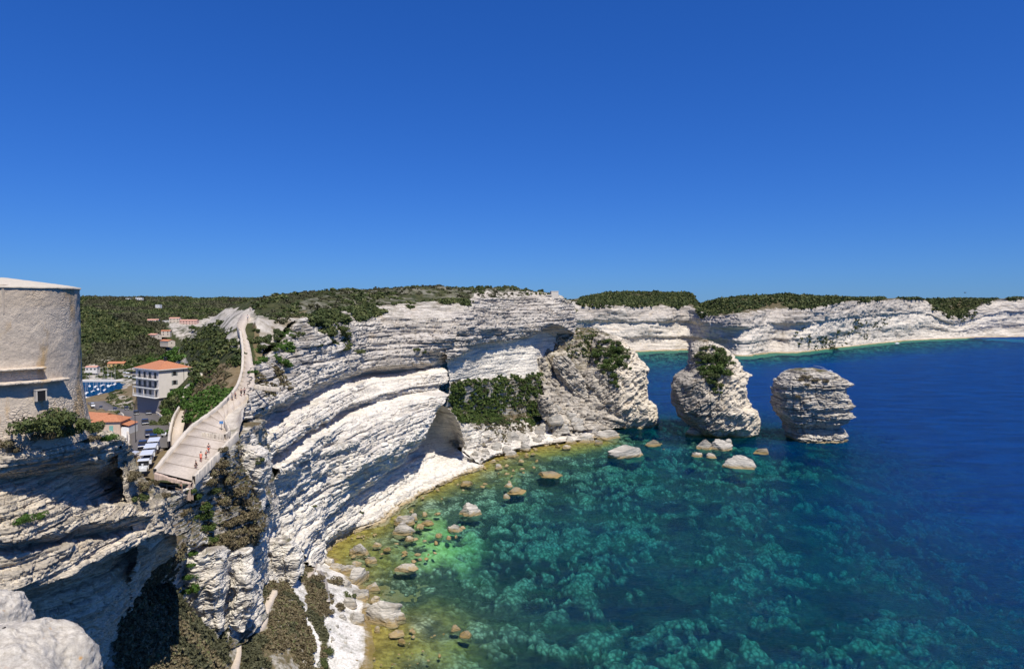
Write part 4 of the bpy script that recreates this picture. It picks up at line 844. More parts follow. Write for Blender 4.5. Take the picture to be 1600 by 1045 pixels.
# ---------------- round tower
tx, ty, R_ = -44.2, 58.0, 5.6
t = NT('tower_render'); n1 = t.noise(t.pos((.35,) * 3), 1, 5, .6); n2 = t.noise(t.pos((3.5,) * 3), 1, 6, .75); n3 = t.noise(t.pos((.5, .5, .16)), 1, 4, .6)
c = t.mix(t.ramp(n1, .3, .7), (.54, .445, .34), (.72, .61, .475)); c = t.mix(t.mul(t.ramp(n2, .35, .6), .45), c, (.38, .315, .25)); c = t.mix(t.mul(t.ramp(n3, .56, .66), .7), c, (.46, .29, .11))
P = t.pos(); sx = t.n('SeparateXYZ'); t.l(P, sx.inputs[0]); lowz = t.ramp(sx.outputs[2], 60.8, 63.2, .75, 0.)
vo = t.n('TexVoronoi', feature='DISTANCE_TO_EDGE'); t.l(t.pos((2.6, 2.6, 4.2)), vo.inputs[0]); vo.inputs['Scale'].default_value = 1
lm_ = t.n('Math', operation='ADD', use_clamp=True); t.l(lowz, lm_.inputs[0]); t.l(t.ramp(n1, .4, .6, -.75, .3), lm_.inputs[1]); masonry = t.mul(lm_.outputs[0], t.ramp(vo.outputs['Distance'], .0, .16, 1., 0.))
c = t.mix(t.mul(masonry, .5), c, (.28, .225, .17)); band = t.mul(t.ramp(sx.outputs[2], 69.6, 69.9), t.ramp(n1, .4, .6, .1, .4)); c = t.mix(band, c, (.45, .34, .22))
hh_ = t.n('Math', operation='SUBTRACT'); t.l(n2, hh_.inputs[0]); t.l(masonry, hh_.inputs[1]); M_tower = t.pbr(c, .95, hh_.outputs[0], .9, .12, 0, .1)
tw = empty('stone_tower', (tx, ty, 58), 0, 'round rendered stone tower standing on the cliff edge at far left', 'tower')
zt = PY(120, 449, ty - 3)[2]
def ring(name, prof, mat, par, a0=0, a1=2 * math.pi, n=220, noise=.03, loc=(tx, ty, 58)):
    full = abs(a1 - a0 - 2 * math.pi) < 1e-3; A = np.linspace(a0, a1, n, endpoint=not full); pr = np.array(prof); r, z = pr[:, 0], pr[:, 1]
    X = r[None] * np.cos(A)[:, None]; Y = r[None] * np.sin(A)[:, None]; Z = z[None] + 0 * X; d = noise * fbm(X * 1.6, Y * 1.6, Z * 1.6, 5, 7, .6)
    k = 1 + d / np.maximum(r[None], .3); V = np.stack([X * k, Y * k, Z + d * .5], -1); o = np_mesh(name, V.reshape(-1, 3), grid_faces(n, len(prof), full), mat); o.parent = par; return o
H0 = zt - 58
prof = [(R_ + .75 * max(0, 1 - q / 28) ** 1.3, H0 * q / 70) for q in range(0, 70)] + [(R_ + .02, H0 - .02), (R_ - .3, H0)]
ring('wall', prof, M_tower, tw, noise=.035); 
M_roofp = pave('pebble_roof', (.54, .48, .39), (.45, .40, .33), 3.)
ring('roof', [(R_ + .10, H0 - .05), (R_ + .10, H0 + .08)] + [(R_ * (1 - q / 12), H0 + .08 + .85 * (q / 12) ** .85) for q in range(1, 13)], M_roofp, tw, noise=.05)
aw = lambda px, Yq: math.atan2(Yq - ty, (px - CX) / F * Yq - tx)
rcl = R_ + .72
for hz, rr_, end, th__ in ((PY(40, 577, 54)[2] - 58, rcl - .3, -27, .09), (PY(60, 598, 54)[2] - 58, rcl - .22, -9, .15)):
    zz_ = hz; q = [(rr_ - .6, zz_ - th__), (rr_ + .10, zz_ - th__), (rr_ + .22, zz_ - th__ * .3), (rr_ + .16, zz_ + .1), (rr_ - .6, zz_ + .14)]
    ring('ledge', q, M_tower, tw, math.radians(-140), math.radians(end), 120, .05)
w_ = MB(); ang = aw(82, 53.6); m = Matrix.Translation((math.cos(ang) * (R_ + .45), math.sin(ang) * (R_ + .45), PY(82, 620, 54)[2] - 58)) @ Matrix.Rotation(ang, 4, 'Z')
w_.box(-.15, .22, -.3, .3, -.42, .42, 0, m).build('window', plain('dark_opening', (.012, .012, .014), .9), tw)  # near-black block: the shade inside the opening given as its colour
w_ = MB(); w_.box(-.15, .25, -.4, -.3, -.45, .45, 0, m).box(-.15, .25, .3, .4, -.45, .45, 0, m).box(-.15, .27, -.42, .42, .42, .52, 0, m).build('window_surround', M_wall, tw)
w_ = MB(); ws = PY(-30, 492, 52.6); we = PY(8, 444, 52.6); w_.box(-6, we[0] - ws[0] + .35, .9, 2.2, 0, we[2] - ws[2], .05)
o = w_.build('stone_pier', plain('sunlit_render', (.52, .44, .35), .9, var=.2, sc=1.)); o.location = (ws[0] - 1.2, ws[1], ws[2]); tag(o, 'sunlit squared stone pier cut off by the left edge, against the tower', 'pier')
w_ = MB(); w_.box(0, 1.0, 0, 1.0, -12, 0); p_ = o.location; q = w_.build('shaft', plain('sunlit_render', (.52, .44, .35)), o); q.location = (-6, .3, 0)
# ---------------- houses
M_tile = None
t = NT('roof_tiles'); wv = t.n('TexWave', wave_type='BANDS', bands_direction='X'); t.l(t.opos((3.2, 3.2, 3.2)), wv.inputs[0]); wv.inputs['Scale'].default_value = 1; nn_ = t.noise(t.opos(), 2.2, 4, .7)
c = t.mix(t.ramp(nn_, .3, .7), (.42, .15, .07), (.60, .27, .14)); c = t.mix(t.mul(wv.outputs['Fac'], .25), c, (.25, .09, .05)); M_tile = t.pbr(c, .85, wv.outputs['Fac'], .5, .06)
M_tilep = plain('faded_roof_tiles', (.55, .30, .22), .85, var=.2); M_sh = plain('grey_shutter', (.22, .24, .23), .6); M_shl = plain('pale_shutter', (.46, .42, .38), .7); M_shg = plain('green_shutter', (.20, .42, .36), .6); M_glass = plain('window_glass', (.022, .022, .024), .35, spec=.25)
def house(name, p, rz, L, D, Hh, wallc, roofm, label, cat='house', group=None, pitch=.35, floors=1, nw=3, detail=True, hip=False, flat=False):
    e = empty(name, p, rz, label, cat, group); wm = plain('wall_%d_%d_%d' % tuple(int(c * 100) for c in wallc), wallc, .9, var=.08)
    MB().box(-L / 2, L / 2, -D / 2, D / 2, -2., Hh).build('wall', wm, e)
    ov = .35; rh = D / 2 * pitch
    if flat: MB().box(-L / 2 - .1, L / 2 + .1, -D / 2 - .1, D / 2 + .1, Hh + .003, Hh + .3).build('roof', wm, e)
    elif hip:
        b = MB(); a, c_ = L / 2 + ov, D / 2 + ov; k = max(0, L / 2 - D / 2)
        b.poly([(-a, -c_, Hh), (a, -c_, Hh), (a, c_, Hh), (-a, c_, Hh), (-k, 0, Hh + rh), (k, 0, Hh + rh), (-a, -c_, Hh - .15), (a, -c_, Hh - .15), (a, c_, Hh - .15), (-a, c_, Hh - .15)],
               [(0, 1, 5, 4), (1, 2, 5), (2, 3, 4, 5), (3, 0, 4), (0, 6, 7, 1), (1, 7, 8, 2), (2, 8, 9, 3), (3, 9, 6, 0), (6, 9, 8, 7)]).build('roof', roofm, e)
    else:
        c_ = D / 2 + ov; MB().prism([(-c_, Hh - .05), (0, Hh + rh), (c_, Hh - .05), (c_, Hh + .12), (0, Hh + rh + .17), (-c_, Hh + .12)], -L / 2 - ov, L / 2 + ov).build('roof', roofm, e)
        MB().prism([(-D / 2, Hh - .1), (D / 2, Hh - .1), (0, Hh + rh - .06)], -L / 2 + .01, L / 2 - .01).build('gable', wm, e)
    fh = Hh / floors
    for f in range(floors):
        for i in range(nw):
            x = -L / 2 + L * (i + .5) / nw; z = fh * f + fh * .5; ww = min(.55, L / nw * .28); hh = min(.75, fh * .28)
            w = MB().box(x - ww, x + ww, -D / 2 - .04, -D / 2 + .1, z - hh, z + hh).build('window', M_glass, e)
            if detail: [MB().box(a, b, -D / 2 - .09, -D / 2 - .03, z - hh, z + hh).build('shutter', M_sh, w) for a, b in ((x - ww * 1.9, x - ww - .02), (x + ww + .02, x + ww * 1.9))]
    for sx_ in (-1, 1):
        z = fh * .5; MB().box(sx_ * L / 2 - .05, sx_ * L / 2 + .05, -.5, .5, z - .7, z + .7).build('window', M_glass, e)
    return e
def px_w(px0, px1, Y): return (px1 - px0) / F * Y
cream, white_, yel, pink = (.62, .53, .42), (.70, .66, .60), (.60, .42, .16), (.60, .40, .33)
HS = [('house', 184, 574, 690, 24, 5.0, .15, yel, M_tile, 'yellow house with orange roof among trees behind the marina', dict(nw=4)),
      ('house', 145, 580, 640, 17, 4.6, .1, white_, M_tilep, 'small white house with pale roof beside the tower, behind the quay', dict(nw=3)),
      ('house', 219, 567, 720, 18, 4.5, .2, yel, M_tile, 'ochre house with orange roof left of the apartment roof ridge', dict(nw=3)),
      ('house', 249, 563, 745, 17, 4.2, -.2, cream, M_tile, 'cream house with orange roof peeking over the apartment building', dict(nw=3)),
      ('house', 240, 509, 1050, 16, 8, .2, white_, M_tilep, 'white two-storey house with pink roof, leftmost in the valley hamlet', dict(nw=3, floors=2, detail=False)),
      ('house', 261, 508, 1080, 11, 6, -.1, white_, None, 'white flat-roofed house in the middle of the valley hamlet', dict(nw=2, flat=True, detail=False)),
      ('house', 274, 507, 1060, 15, 9, .1, cream, M_tilep, 'tall cream house with pink roof in the valley hamlet', dict(nw=3, floors=2, detail=False)),
      ('house', 296, 510, 1040, 26, 8, .05, pink, M_tilep, 'long salmon-pink terrace of the valley hamlet above white rocks', dict(nw=6, floors=2, detail=False)),
      ('house', 260, 527, 850, 13, 7, .2, cream, M_tile, 'cream house with orange roof, uppermost of three below the hamlet', dict(nw=2, floors=2, detail=False)),
      ('house', 242, 531, 840, 18, 5, -.5, cream, M_tilep, 'low cream house with pale roof, left of three below the hamlet', dict(nw=3, detail=False)),
      ('house', 262, 542, 800, 20, 6, -.5, cream, M_tile, 'cream house with bright orange roof, lowest of three below the hamlet', dict(nw=4, detail=False))]
for nm, px, py, Y, wpx, hh, rz, wc, rm, lb, kw in HS:
    p = PY(px, py, Y) + np.array([0, 0, 2.5 if Y > 780 else .5]); L = wpx / F * Y; house(nm, p, rz, L, min(L * .6, 10), hh * .8, wc, rm or M_tilep, lb, **kw)
for px, py, wpx, lb in [(134,477,13,'low white villa just right of the tower on the far ridge'),(165,475,18,'long white villa on the far ridge, second from the tower'),(201,472,8,'small white villa on the far ridge, third from the tower'),(218,471,10,'white villa on the far ridge, fourth from the tower'),(248,484,7,'lone white villa on the wooded slope above the hamlet')]:
    Y = 1900 if py < 480 else 1400; p = PY(px, py, Y) + np.array([0, 0, 5.]); house('villa', p, 0, wpx / F * Y, 9, 5.5, (.74, .72, .68), M_tilep, lb, 'villa', nw=3, flat=True, detail=False)
p = hitp(866, 461); p = np.array([p[0], p[1], p[2]]); house('blockhouse', p, .2, 4.2, 3, 2.0, (.60, .54, .46), M_tilep, 'pale blockhouse on the rim of the main headland against the sky', 'blockhouse', nw=0, flat=True, detail=False)
p = PY(476, 474.5, 285); w_ = MB(); w_.box(-7.2, 7.2, -.25, .25, -1.5, 1.0, .03); o = w_.build('stone_wall', M_wall); o.location = p; tag(o, 'long low white wall among scrub on top of the plateau', 'wall')
# apartment building
C0 = np.array([-125., 235., 32.8]); u_ = np.array([.55, .83]); u_ /= np.linalg.norm(u_); ang = math.atan2(u_[1], u_[0])
ap = empty('apartment_building', (*C0[:2], 32.8), ang, 'three-storey white apartment building with orange hipped roof and balconies above the road', 'building')
Lr, Ll, HT = 11.6, 15.5, 14.0    # local: x along the right wall, y along the left wall
M_ap = plain('apartment_wall', (.76, .69, .61), .9, var=.06, sc=.6); M_base = plain('grey_basement', (.30, .27, .25), .9, var=.1)
MB().box(0, Lr, 0, Ll, 3.9, HT).build('wall', M_ap, ap); MB().box(.3, Lr + .0, .5, Ll, -5, 3.9).build('basement', M_base, ap)
b = MB(); ov = .6; z0 = HT + .003; rh = 2.6; a0_, a1_, b0_, b1_ = -ov, Lr + ov, -ov, Ll + ov; cx_ = Lr / 2
b.poly([(a0_, b0_, z0), (a1_, b0_, z0), (a1_, b1_, z0), (a0_, b1_, z0), (cx_, Lr / 2, z0 + rh), (cx_, Ll - Lr / 2, z0 + rh)], [(0, 1, 4), (1, 2, 5, 4), (2, 3, 5), (3, 0, 4, 5), (3, 2, 1, 0)])
rf = b.build('roof', M_tile, ap); MB().box(a0_ - .02, a1_ + .02, b0_ - .02, b1_ + .02, HT - .28, HT - .0).build('cornice', M_white, ap)
MB().box(cx_ - .4, cx_ + .4, Ll * .35, Ll * .35 + .8, z0 + 1.2, z0 + 3.6).box(cx_ - .5, cx_ + .5, Ll * .35 - .1, Ll * .35 + .9, z0 + 3.6, z0 + 3.8).build('chimney', M_dark, rf)
for fl in range(3):
    z = 4.1 + 3.25 * fl
    for xw in ((5.2,) if fl else (4.6,)):
        if fl:
            w = MB().box(xw, xw + 1.1, -.06, .1, z + .9, z + 2.4).build('window', M_glass, ap); [MB().box(a, b, -.1, -.02, z + .9, z + 2.4).build('shutter', M_sh, w) for a, b in ((xw - .55, xw - .02), (xw + 1.12, xw + 1.65))]
        else: MB().box(xw, xw + 1.2, -.06, .1, z - .1, z + 2.1).build('door', plain('red_brown_door', (.22, .07, .04), .6), ap); MB().box(xw - .8, xw + 2.0, -.9, .0, z + 2.5, z + 2.7).build('canopy', M_dark, ap)
    for k in range(4):
        y = 1.2 + k * 3.55; dpth = .12
        w = MB().box(-.06, .1, y + .2, y + 1.6, z + .05, z + 2.3).build('french_window', M_glass, ap)
        [MB().box(-.10, -.02, a, b, z + .05, z + 2.35).build('shutter', M_shl, w) for a, b in ((y - .5, y + .17), (y + 1.63, y + 2.3))]
    bl = MB().box(-1.5, .0, .2, Ll - .2, z - .25, z - .05).build('balcony', M_white, ap); rl = MB(); rl.box(-1.5, -1.44, .2, Ll - .2, z + .85, z + .95)
    for k in range(38): yy = .3 + k * (Ll - .6) / 37; rl.box(-1.49, -1.45, yy, yy + .05, z - .05, z + .86)
    rl.build('railing', M_dark if fl else M_white, bl)
    for yy in ((.3, Ll * .5, Ll - .55) if fl == 0 else ()): MB().box(-1.4, -1.2, yy, yy + .2, z - .05, z + 2.95).build('column', M_ap, bl)
MB().cyl((9.2, -.08, 4), (9.2, -.08, 13.7), .07).build('downpipe', M_dark, ap)
# smaller house by the road
e = empty('house', (*PY(173, 678, 165),), .15, 'low pinkish house with orange tiled roof beside the town road', 'house'); M_pk = plain('pinkish_render', (.60, .46, .35), .9, var=.08)
MB().box(-3.4, 3.4, -3, 3, -1, 3.6).build('wall', M_pk, e); MB().box(3.4, 5.2, -2.4, 3, -2, 2.1).build('annex', M_white, e)
MB().poly([(-3.8, -3.4, 3.6), (3.8, -3.4, 3.6), (3.8, 3.4, 3.6), (-3.8, 3.4, 3.6), (-1, 0, 4.9), (1, 0, 4.9)], [(0, 1, 5, 4), (1, 2, 5), (2, 3, 4, 5), (3, 0, 4), (3, 2, 1, 0)]).build('roof', M_tile, e)
MB().poly([(3.3, -2.7, 3.0), (5.3, -2.7, 2.4), (5.3, 3.2, 2.4), (3.3, 3.2, 3.0)], [(0, 1, 2, 3), ]).build('lean_to_roof', M_tile, e)
for x in (-2.0, 1.4): w = MB().box(x - .45, x + .45, -3.06, -2.9, 1.2, 2.6).build('window', M_shg, e); MB().box(x - .55, x + .55, -3.1, -3.0, 1.05, 1.2).build('sill', M_white, w)
MB().box(.2, 3.6, -3.1, -2.9, -3.2, -.9).build('garage_door', M_shg, e); MB().box(-3.4, 5.2, -3.0, 3, -4.0, -1.003).build('garage', plain('brown_render', (.42, .33, .24), .9), e)
MB().box(-3.2, 5.2, -4.6, -3.0, -1.2, -1.0).build('terrace', M_white, e); rl = MB(); rl.box(-3.2, 5.2, -4.6, -4.5, -.2, -.1); [rl.box(-3.2 + k * .5, -3.14 + k * .5, -4.58, -4.52, -1, -.2) for k in range(17)]; rl.build('railing', M_white, e)
e = empty('house', (*PY(150, 660, 190),), -.3, 'orange roof mostly hidden behind the dark shrub by the tower', 'house'); MB().box(-4.5, 4.5, -3, 3, -4, 1.5).build('wall', M_pk, e)
MB().prism([(-3.5, 1.4), (0, 2.8), (3.5, 1.4), (3.5, 1.6), (0, 3.0), (-3.5, 1.6)], -4.9, 4.9).build('roof', M_tile, e)
# ---------------- cars
def carpaint(nm, col): 
    if nm in MATS: return MATS[nm]
    t = NT(nm); p = t.n('BsdfPrincipled'); p.inputs['Base Color'].default_value = (*col, 1); p.inputs['Roughness'].default_value = .3; p.inputs['Coat Weight'].default_value = .5; t.l(p.outputs[0], t.out.inputs[0]); MATS[nm] = t.m; return t.m
M_tyre = plain('tyre', (.02, .02, .02), .9); M_rim = plain('rim', (.45, .45, .47), .35, .8); M_lamp = plain('lamp_glass', (.75, .75, .72), .2); M_red = plain('tail_lamp', (.4, .02, .02), .3)
def car(loc, hd, paint, label, van=False, group=None, wagon=False):
    e = empty('parked_car' if group else 'car', loc, hd, label, 'van' if van else 'car', group); L, Wd = (4.9, 1.95) if van else (4.2, 1.76)
    if van: low = [(-L/2, .35), (L/2 - .05, .35), (L/2, .75), (L/2 - .15, 1.05), (L/2 - .9, 1.25), (-L/2, 1.25)]; cab = [(-L/2 + .02, 1.25), (L/2 - .95, 1.25), (L/2 - 1.6, 2.05), (-L/2 + .08, 2.08)]
    else: low = [(-L/2 + .05, .32), (L/2 - .08, .32), (L/2, .6), (L/2 - .12, .78), (L/2 - 1.05, .93), (-L/2 + .1, .96), (-L/2, .65)]; cab = [(-L/2 + .25, .95), (L/2 - 1.0, .92), (L/2 - 1.75, 1.42), (-L/2 + (.25 if wagon else .85), 1.44)]
    bd = MB().prism(low, -Wd / 2, Wd / 2, 'y').build('body', paint, e); md = bd.modifiers.new('b', 'BEVEL'); md.width = .06; md.segments = 2
    cb = MB(); k = .84; n = len(cab); v = [cb.b.verts.new((x, s * Wd / 2 * (k if z > 1.3 else .96), z)) for s in (-1, 1) for x, z in cab]
    cb.b.faces.new(v[:n]); cb.b.faces.new(v[n:][::-1]); [cb.b.faces.new((v[i], v[(i + 1) % n], v[n + (i + 1) % n], v[n + i])) for i in range(n)]; cb.build('glasshouse', M_glass, e)
    rx0, rx1 = cab[3][0] + .05, cab[2][0] - .05; MB().box(rx0, rx1, -Wd / 2 * .82, Wd / 2 * .82, cab[2][1] - .02, cab[2][1] + .04, .015).build('roof', paint, e)
    for sx_ in (-1, 1):
        for sy_ in (-1, 1):
            w = MB().cyl((sx_ * L * .31, sy_ * (Wd / 2 - .2), .32), (sx_ * L * .31, sy_ * (Wd / 2 + .02), .32), .32, n=18).build('wheel', M_tyre, e); MB().cyl((sx_ * L * .31, sy_ * (Wd / 2 + .02), .32), (sx_ * L * .31, sy_ * (Wd / 2 + .035), .32), .2, n=12).build('rim', M_rim, w)
    for sy_ in (-1, 1):
        MB().box(L / 2 - .14, L / 2 - .0, sy_ * .62 - .2, sy_ * .62 + .2, .58, .74, .02).build('headlight', M_lamp, e); MB().box(-L / 2 - .0, -L / 2 + .1, sy_ * .66 - .14, sy_ * .66 + .14, .62, .82, .02).build('tail_light', M_red, e)
    return e
def road_at(px, py, side=0.):
    d = ray(px, py); best = None
    X_, Y_2 = proj(RDc + np.array([0, 0, .45])); i = int(np.argmin((X_ - px)**2 * .15 + (Y_2 - py)**2)); zc = RDc[i, 2] + .46
    p = PZ(px, py, zc); return p, math.atan2(Tn[i][1], Tn[i][0])
black, navy, silver, whitep, redp = carpaint('black_paint', (.012, .012, .015)), carpaint('navy_paint', (.015, .02, .05)), carpaint('silver_paint', (.5, .5, .52)), carpaint('white_car_paint', (.75, .75, .74)), carpaint('red_paint', (.35, .03, .03))
for px, py, pt_, lb, kw in [(145,635,whitep,'white van at the left end of the harbour road',dict(van=True)),(158,638,black,'black car on the harbour road next to the white van',{}),(180,641,navy,'dark blue car on the harbour bend between two black cars',{}),(198,640,black,'black car parked below the scrubby mound, left of the apartment basement',{}),
    (213,648,black,'black car waiting at the bend below the apartment basement',{}),(222,643,redp,'dark red car against the apartment basement',{}),(232,647,navy,'dark blue car at the right corner of the apartment basement',{}),(227,663,black,'black car with bright bonnet coming up the road',{}),
    (233,681,navy,'dark blue car ahead of the road train, farther one',{}),(240,689,black,'black car directly in front of the white road train',{}),(223,699,navy,'dark car on the left lane beside the road train',{})]:
    p, h_ = road_at(px, py); car(p, h_, pt_, lb, **kw)
pp = PZ(199, 712, 38.6); car(pp, .12, silver, 'silver estate car parked side-on below the orange-roofed house', wagon=True); pp = PZ(186, 705, 38.9); car(pp, .1, black, 'dark car parked behind the silver estate car')
# parking yard level for the two cars
w_ = MB(); w_.box(-8, 7, -4, 4, -1.5, 0); o = w_.build('parking_yard', pave('parking', (.40, .34, .28), (.3, .25, .2))); o.location = PZ(192, 706, 38.5); struct(o)
# white road train: tractor and three carriages
p0, h0_ = road_at(221, 733); tr_ = empty('road_train', p0, 0, 'white tourist road train with three roofed carriages climbing the road', 'road train'); cen = []
path_ = [(224,737),(230,724.5),(235.5,713),(241,702.5)]
for k, (x, y) in enumerate(path_):
    p, h_ = road_at(x, y); nxt = path_[min(k + 1, 3)]; prv = path_[max(k - 1, 0)]; pa, pb = road_at(*prv)[0], road_at(*nxt)[0]; hd = math.atan2(*(pb - pa)[[1, 0]])
    loc = Vector(p - p0); m = Matrix.Translation(loc) @ Matrix.Rotation(hd, 4, 'Z'); 
    if k == 0:
        b = MB(); b.box(-1.9, .2, -.75, .75, .45, 1.15, .08, m).box(.2, 1.6, -.85, .85, .4, 1.2, .05, m); q = b.build('tractor', whitep, tr_)
        MB().box(.1, 1.5, -.8, .8, 1.2, 2.0, 0, m).build('cab_glass', M_glass, q); MB().box(-.1, 1.8, -.95, .95, 2.0, 2.15, .04, m).build('cab_roof', whitep, q); MB().cyl(m @ Vector((-1.2, 0, 1.1)), m @ Vector((-1.2, 0, 1.75)), .16, .2).build('funnel', whitep, q)
    else:
        b = MB(); b.box(-2.2, 2.2, -.95, .95, .4, 1.15, .04, m); q = b.build('carriage', whitep, tr_); MB().box(-2.35, 2.35, -1.1, 1.1, 2.15, 2.3, .06, m).build('carriage_roof', whitep, q)
        b = MB(); [b.box(xx - .04, xx + .04, yy - .04, yy + .04, 1.15, 2.15, 0, m) for xx in (-2.1, -.7, .7, 2.1) for yy in (-.88, .88)]; b.build('post', whitep, q)
        MB().box(-1.9, 1.9, -.7, .7, 1.0, 1.35, 0, m).build('bench', plain('dark_bench', (.04, .04, .05)), q)
    for sx_ in (-1.3, 1.3):
        for sy_ in (-.85, .85): MB().cyl(m @ Vector((sx_, sy_ - .08, .33)), m @ Vector((sx_, sy_ + .08, .33)), .33, n=14).build('wheel', M_tyre, q)
# motorbike by the wall
p, h_ = road_at(257, 682); mb = empty('motor_scooter', p, 1.2, 'white motor scooter parked at the roadside wall', 'scooter')
for s_ in (-.6, .6): MB().cyl((s_, -.05, .28), (s_, .05, .28), .28, n=16).build('wheel', M_tyre, mb)
MB().prism([(-.75, .45), (-.1, .4), (.15, .35), (.35, .4), (.55, .95), (.42, 1.0), (.2, .5), (-.05, .5), (-.2, .8), (-.8, .85)], -.16, .16, 'y').build('body', whitep, mb); MB().box(-.7, -.1, -.14, .14, .84, .93, .03).build('seat', M_dark, mb); MB().cyl((.5, -.32, 1.05), (.5, .32, 1.05), .02).build('handlebar', M_dark, mb)
# cars parked on the far quay, too small to show parts
qc = [(x, y) for x, y in [(196,583),(201,584),(206,583),(211,584),(198,589),(204,590),(209,589),(176,588),(183,589),(168,587)]]
pm = {}
for k, (x, y) in enumerate(qc):
    pt_ = (silver, whitep, black, navy)[k % 4]; key = k % 4
    if key not in pm: e = MB().prism([(-2.1, .3), (2.1, .3), (2.1, .75), (1.1, .95), (.5, 1.45), (-1.5, 1.45), (-2.1, .95)], -.85, .85, 'y').build('parked_car', pt_); pm[key] = e
    else: e = pm[key].copy(); COL.objects.link(e)
    e.location = surf(RB, x, y, 500, 760) + np.array([0, 0, .1]); e.rotation_euler = (0, 0, .3 * k); tag(e, 'tiny parked car on the open ground behind the marina quay', 'car', 'cars parked behind the marina quay')
# ---------------- marina
q = MB(); q.box(-60, 60, -4, 4, -3, 1.2); o = q.build('quay', pave('quay_concrete', (.62, .58, .52), (.5, .46, .4))); pq = PZ(172, 594.5, 1.2); o.location = (pq[0] - 5, pq[1] + 3, 0); struct(o)
def sailboat(loc, hd, L, mast):
    e = empty('sailing_boat', loc, hd, 'white sailing boat with bare mast moored in the marina', 'boat', 'sailing boats moored in the marina'); b = bmesh.new(); rows = []
    for i in range(9):
        t_ = i / 8; x = -L / 2 + L * t_; w = L * .15 * (1 - max(0, t_ - .45) ** 2 * 3.3) ** .9 if t_ < 1 else .02; w = max(w, .02); rows.append([b.verts.new((x, s * w * k, z)) for s, k, z in ((-1, 1, .95), (-1, .8, .2), (1, 0, -.25), (1, .8, .2), (1, 1, .95))])
    for r0_, r1_ in zip(rows, rows[1:]):
        for i in range(5): b.faces.new((r0_[i], r0_[(i + 1) % 5], r1_[(i + 1) % 5], r1_[i]))
    b.faces.new(rows[0]); mm = MB(); mm.b = b; mm.build('hull', M_white, e); MB().box(-L * .2, L * .15, -L * .08, L * .08, .95, 1.4, .08).build('cabin', M_white, e)
    MB().cyl((L * .08, 0, .9), (L * .08, 0, mast), .14, .1, 8).build('mast', M_white, e); MB().cyl((L * .08, 0, 2), (-L * .38, 0, 2.1), .12, .1, 8).build('boom', plain('blue_sail_cover', (.03, .06, .2)), e); return e
sb = sailboat((0, 0, 0), 0, 11, 15)
for k, (x, y, s_) in enumerate([(136,615,1.),(140,604,.9),(146,612,.8),(150,605,1.05),(153,609,.95),(161,603,1.),(164,610,.9),(169,604,1.1),(174,603,.85),(180,601,1.),(134,622,.9),(157,616,.8)]):
    e = sb if k == 0 else copy_tree(sb); p = PZ(x, y, 0); e.location = (p[0], p[1], 0); e.rotation_euler = (0, 0, 1.9 + .3 * math.sin(k * 2.1)); e.scale = (s_ * .62, s_ * .55, s_)
# motor boats on the open sea, gull
def motorboat(px, py, hd, s, label):
    p = PZ(px, py, 0); e = empty('motor_boat', (p[0], p[1], 0), hd, label, 'boat'); e.scale = (s,) * 3
    MB().prism([(-2.6, .9), (2.9, 1.2), (3.3, 1.1), (2.3, .0), (-2.5, -.1)], -1.05, 1.05, 'y').build('hull', M_white, e); MB().prism([(-.8, 1.0), (1.2, 1.1), (.4, 1.9), (-.6, 1.9)], -.7, .7, 'y').build('cabin', M_white, e); return e
motorboat(1297, 580.5, 2.6, .9, 'tiny white motor boat trailing a wake behind the rightmost stack')
motorboat(1401, 537, .2, 1.4, 'white motor boat anchored close under the far cliffs')
t = NT('foam'); n1 = t.noise(t.pos((1.2,) * 3), 1, 4, .7); tb_ = t.n('BsdfTransparent'); df_ = t.n('BsdfDiffuse'); df_.inputs[0].default_value = (.6, .68, .72, 1); mx_ = t.n('MixShader'); t.l(t.ramp(n1, .4, .65, 0, .6), mx_.inputs[0]); t.l(tb_.outputs[0], mx_.inputs[1]); t.l(df_.outputs[0], mx_.inputs[2]); t.l(mx_.outputs[0], t.out.inputs[0])
wk = [PZ(x, y, .03) for x, y in [(1297,581),(1293,578.5),(1287,575),(1280,572.5),(1272,571)]]; o = ribbon('wake', [p + np.array([.3 + .35 * i, .5, 0]) for i, p in enumerate(wk)], [p - np.array([.3 + .35 * i, .5, 0]) for i, p in enumerate(wk)], t.m, 20, 0, None, .01); o['kind'] = 'stuff'
g = empty('seagull', PY(1508, 457.5, 150), .3, 'lone gull gliding in the sky above the far right cliffs', 'bird'); b = MB(); b.poly([(-.62, .05, .10), (-.25, -.08, .16), (0, -.1, .02), (.25, -.08, .16), (.62, .05, .10), (.25, .12, .15), (0, .16, .03), (-.25, .12, .15)], [(0, 1, 7), (1, 2, 6, 7), (2, 3, 5, 6), (3, 4, 5)]).build('wings', plain('gull_grey', (.10, .10, .11)), g)
MB().cyl((0, -.24, 0), (0, .0, 0), .02, .06).cyl((0, 0, 0), (0, .3, 0), .06, .015).build('body', plain('gull_grey', (.10, .10, .11)), g)
bpy.context.view_layer.update(); DG = bpy.context.evaluated_depsgraph_get()
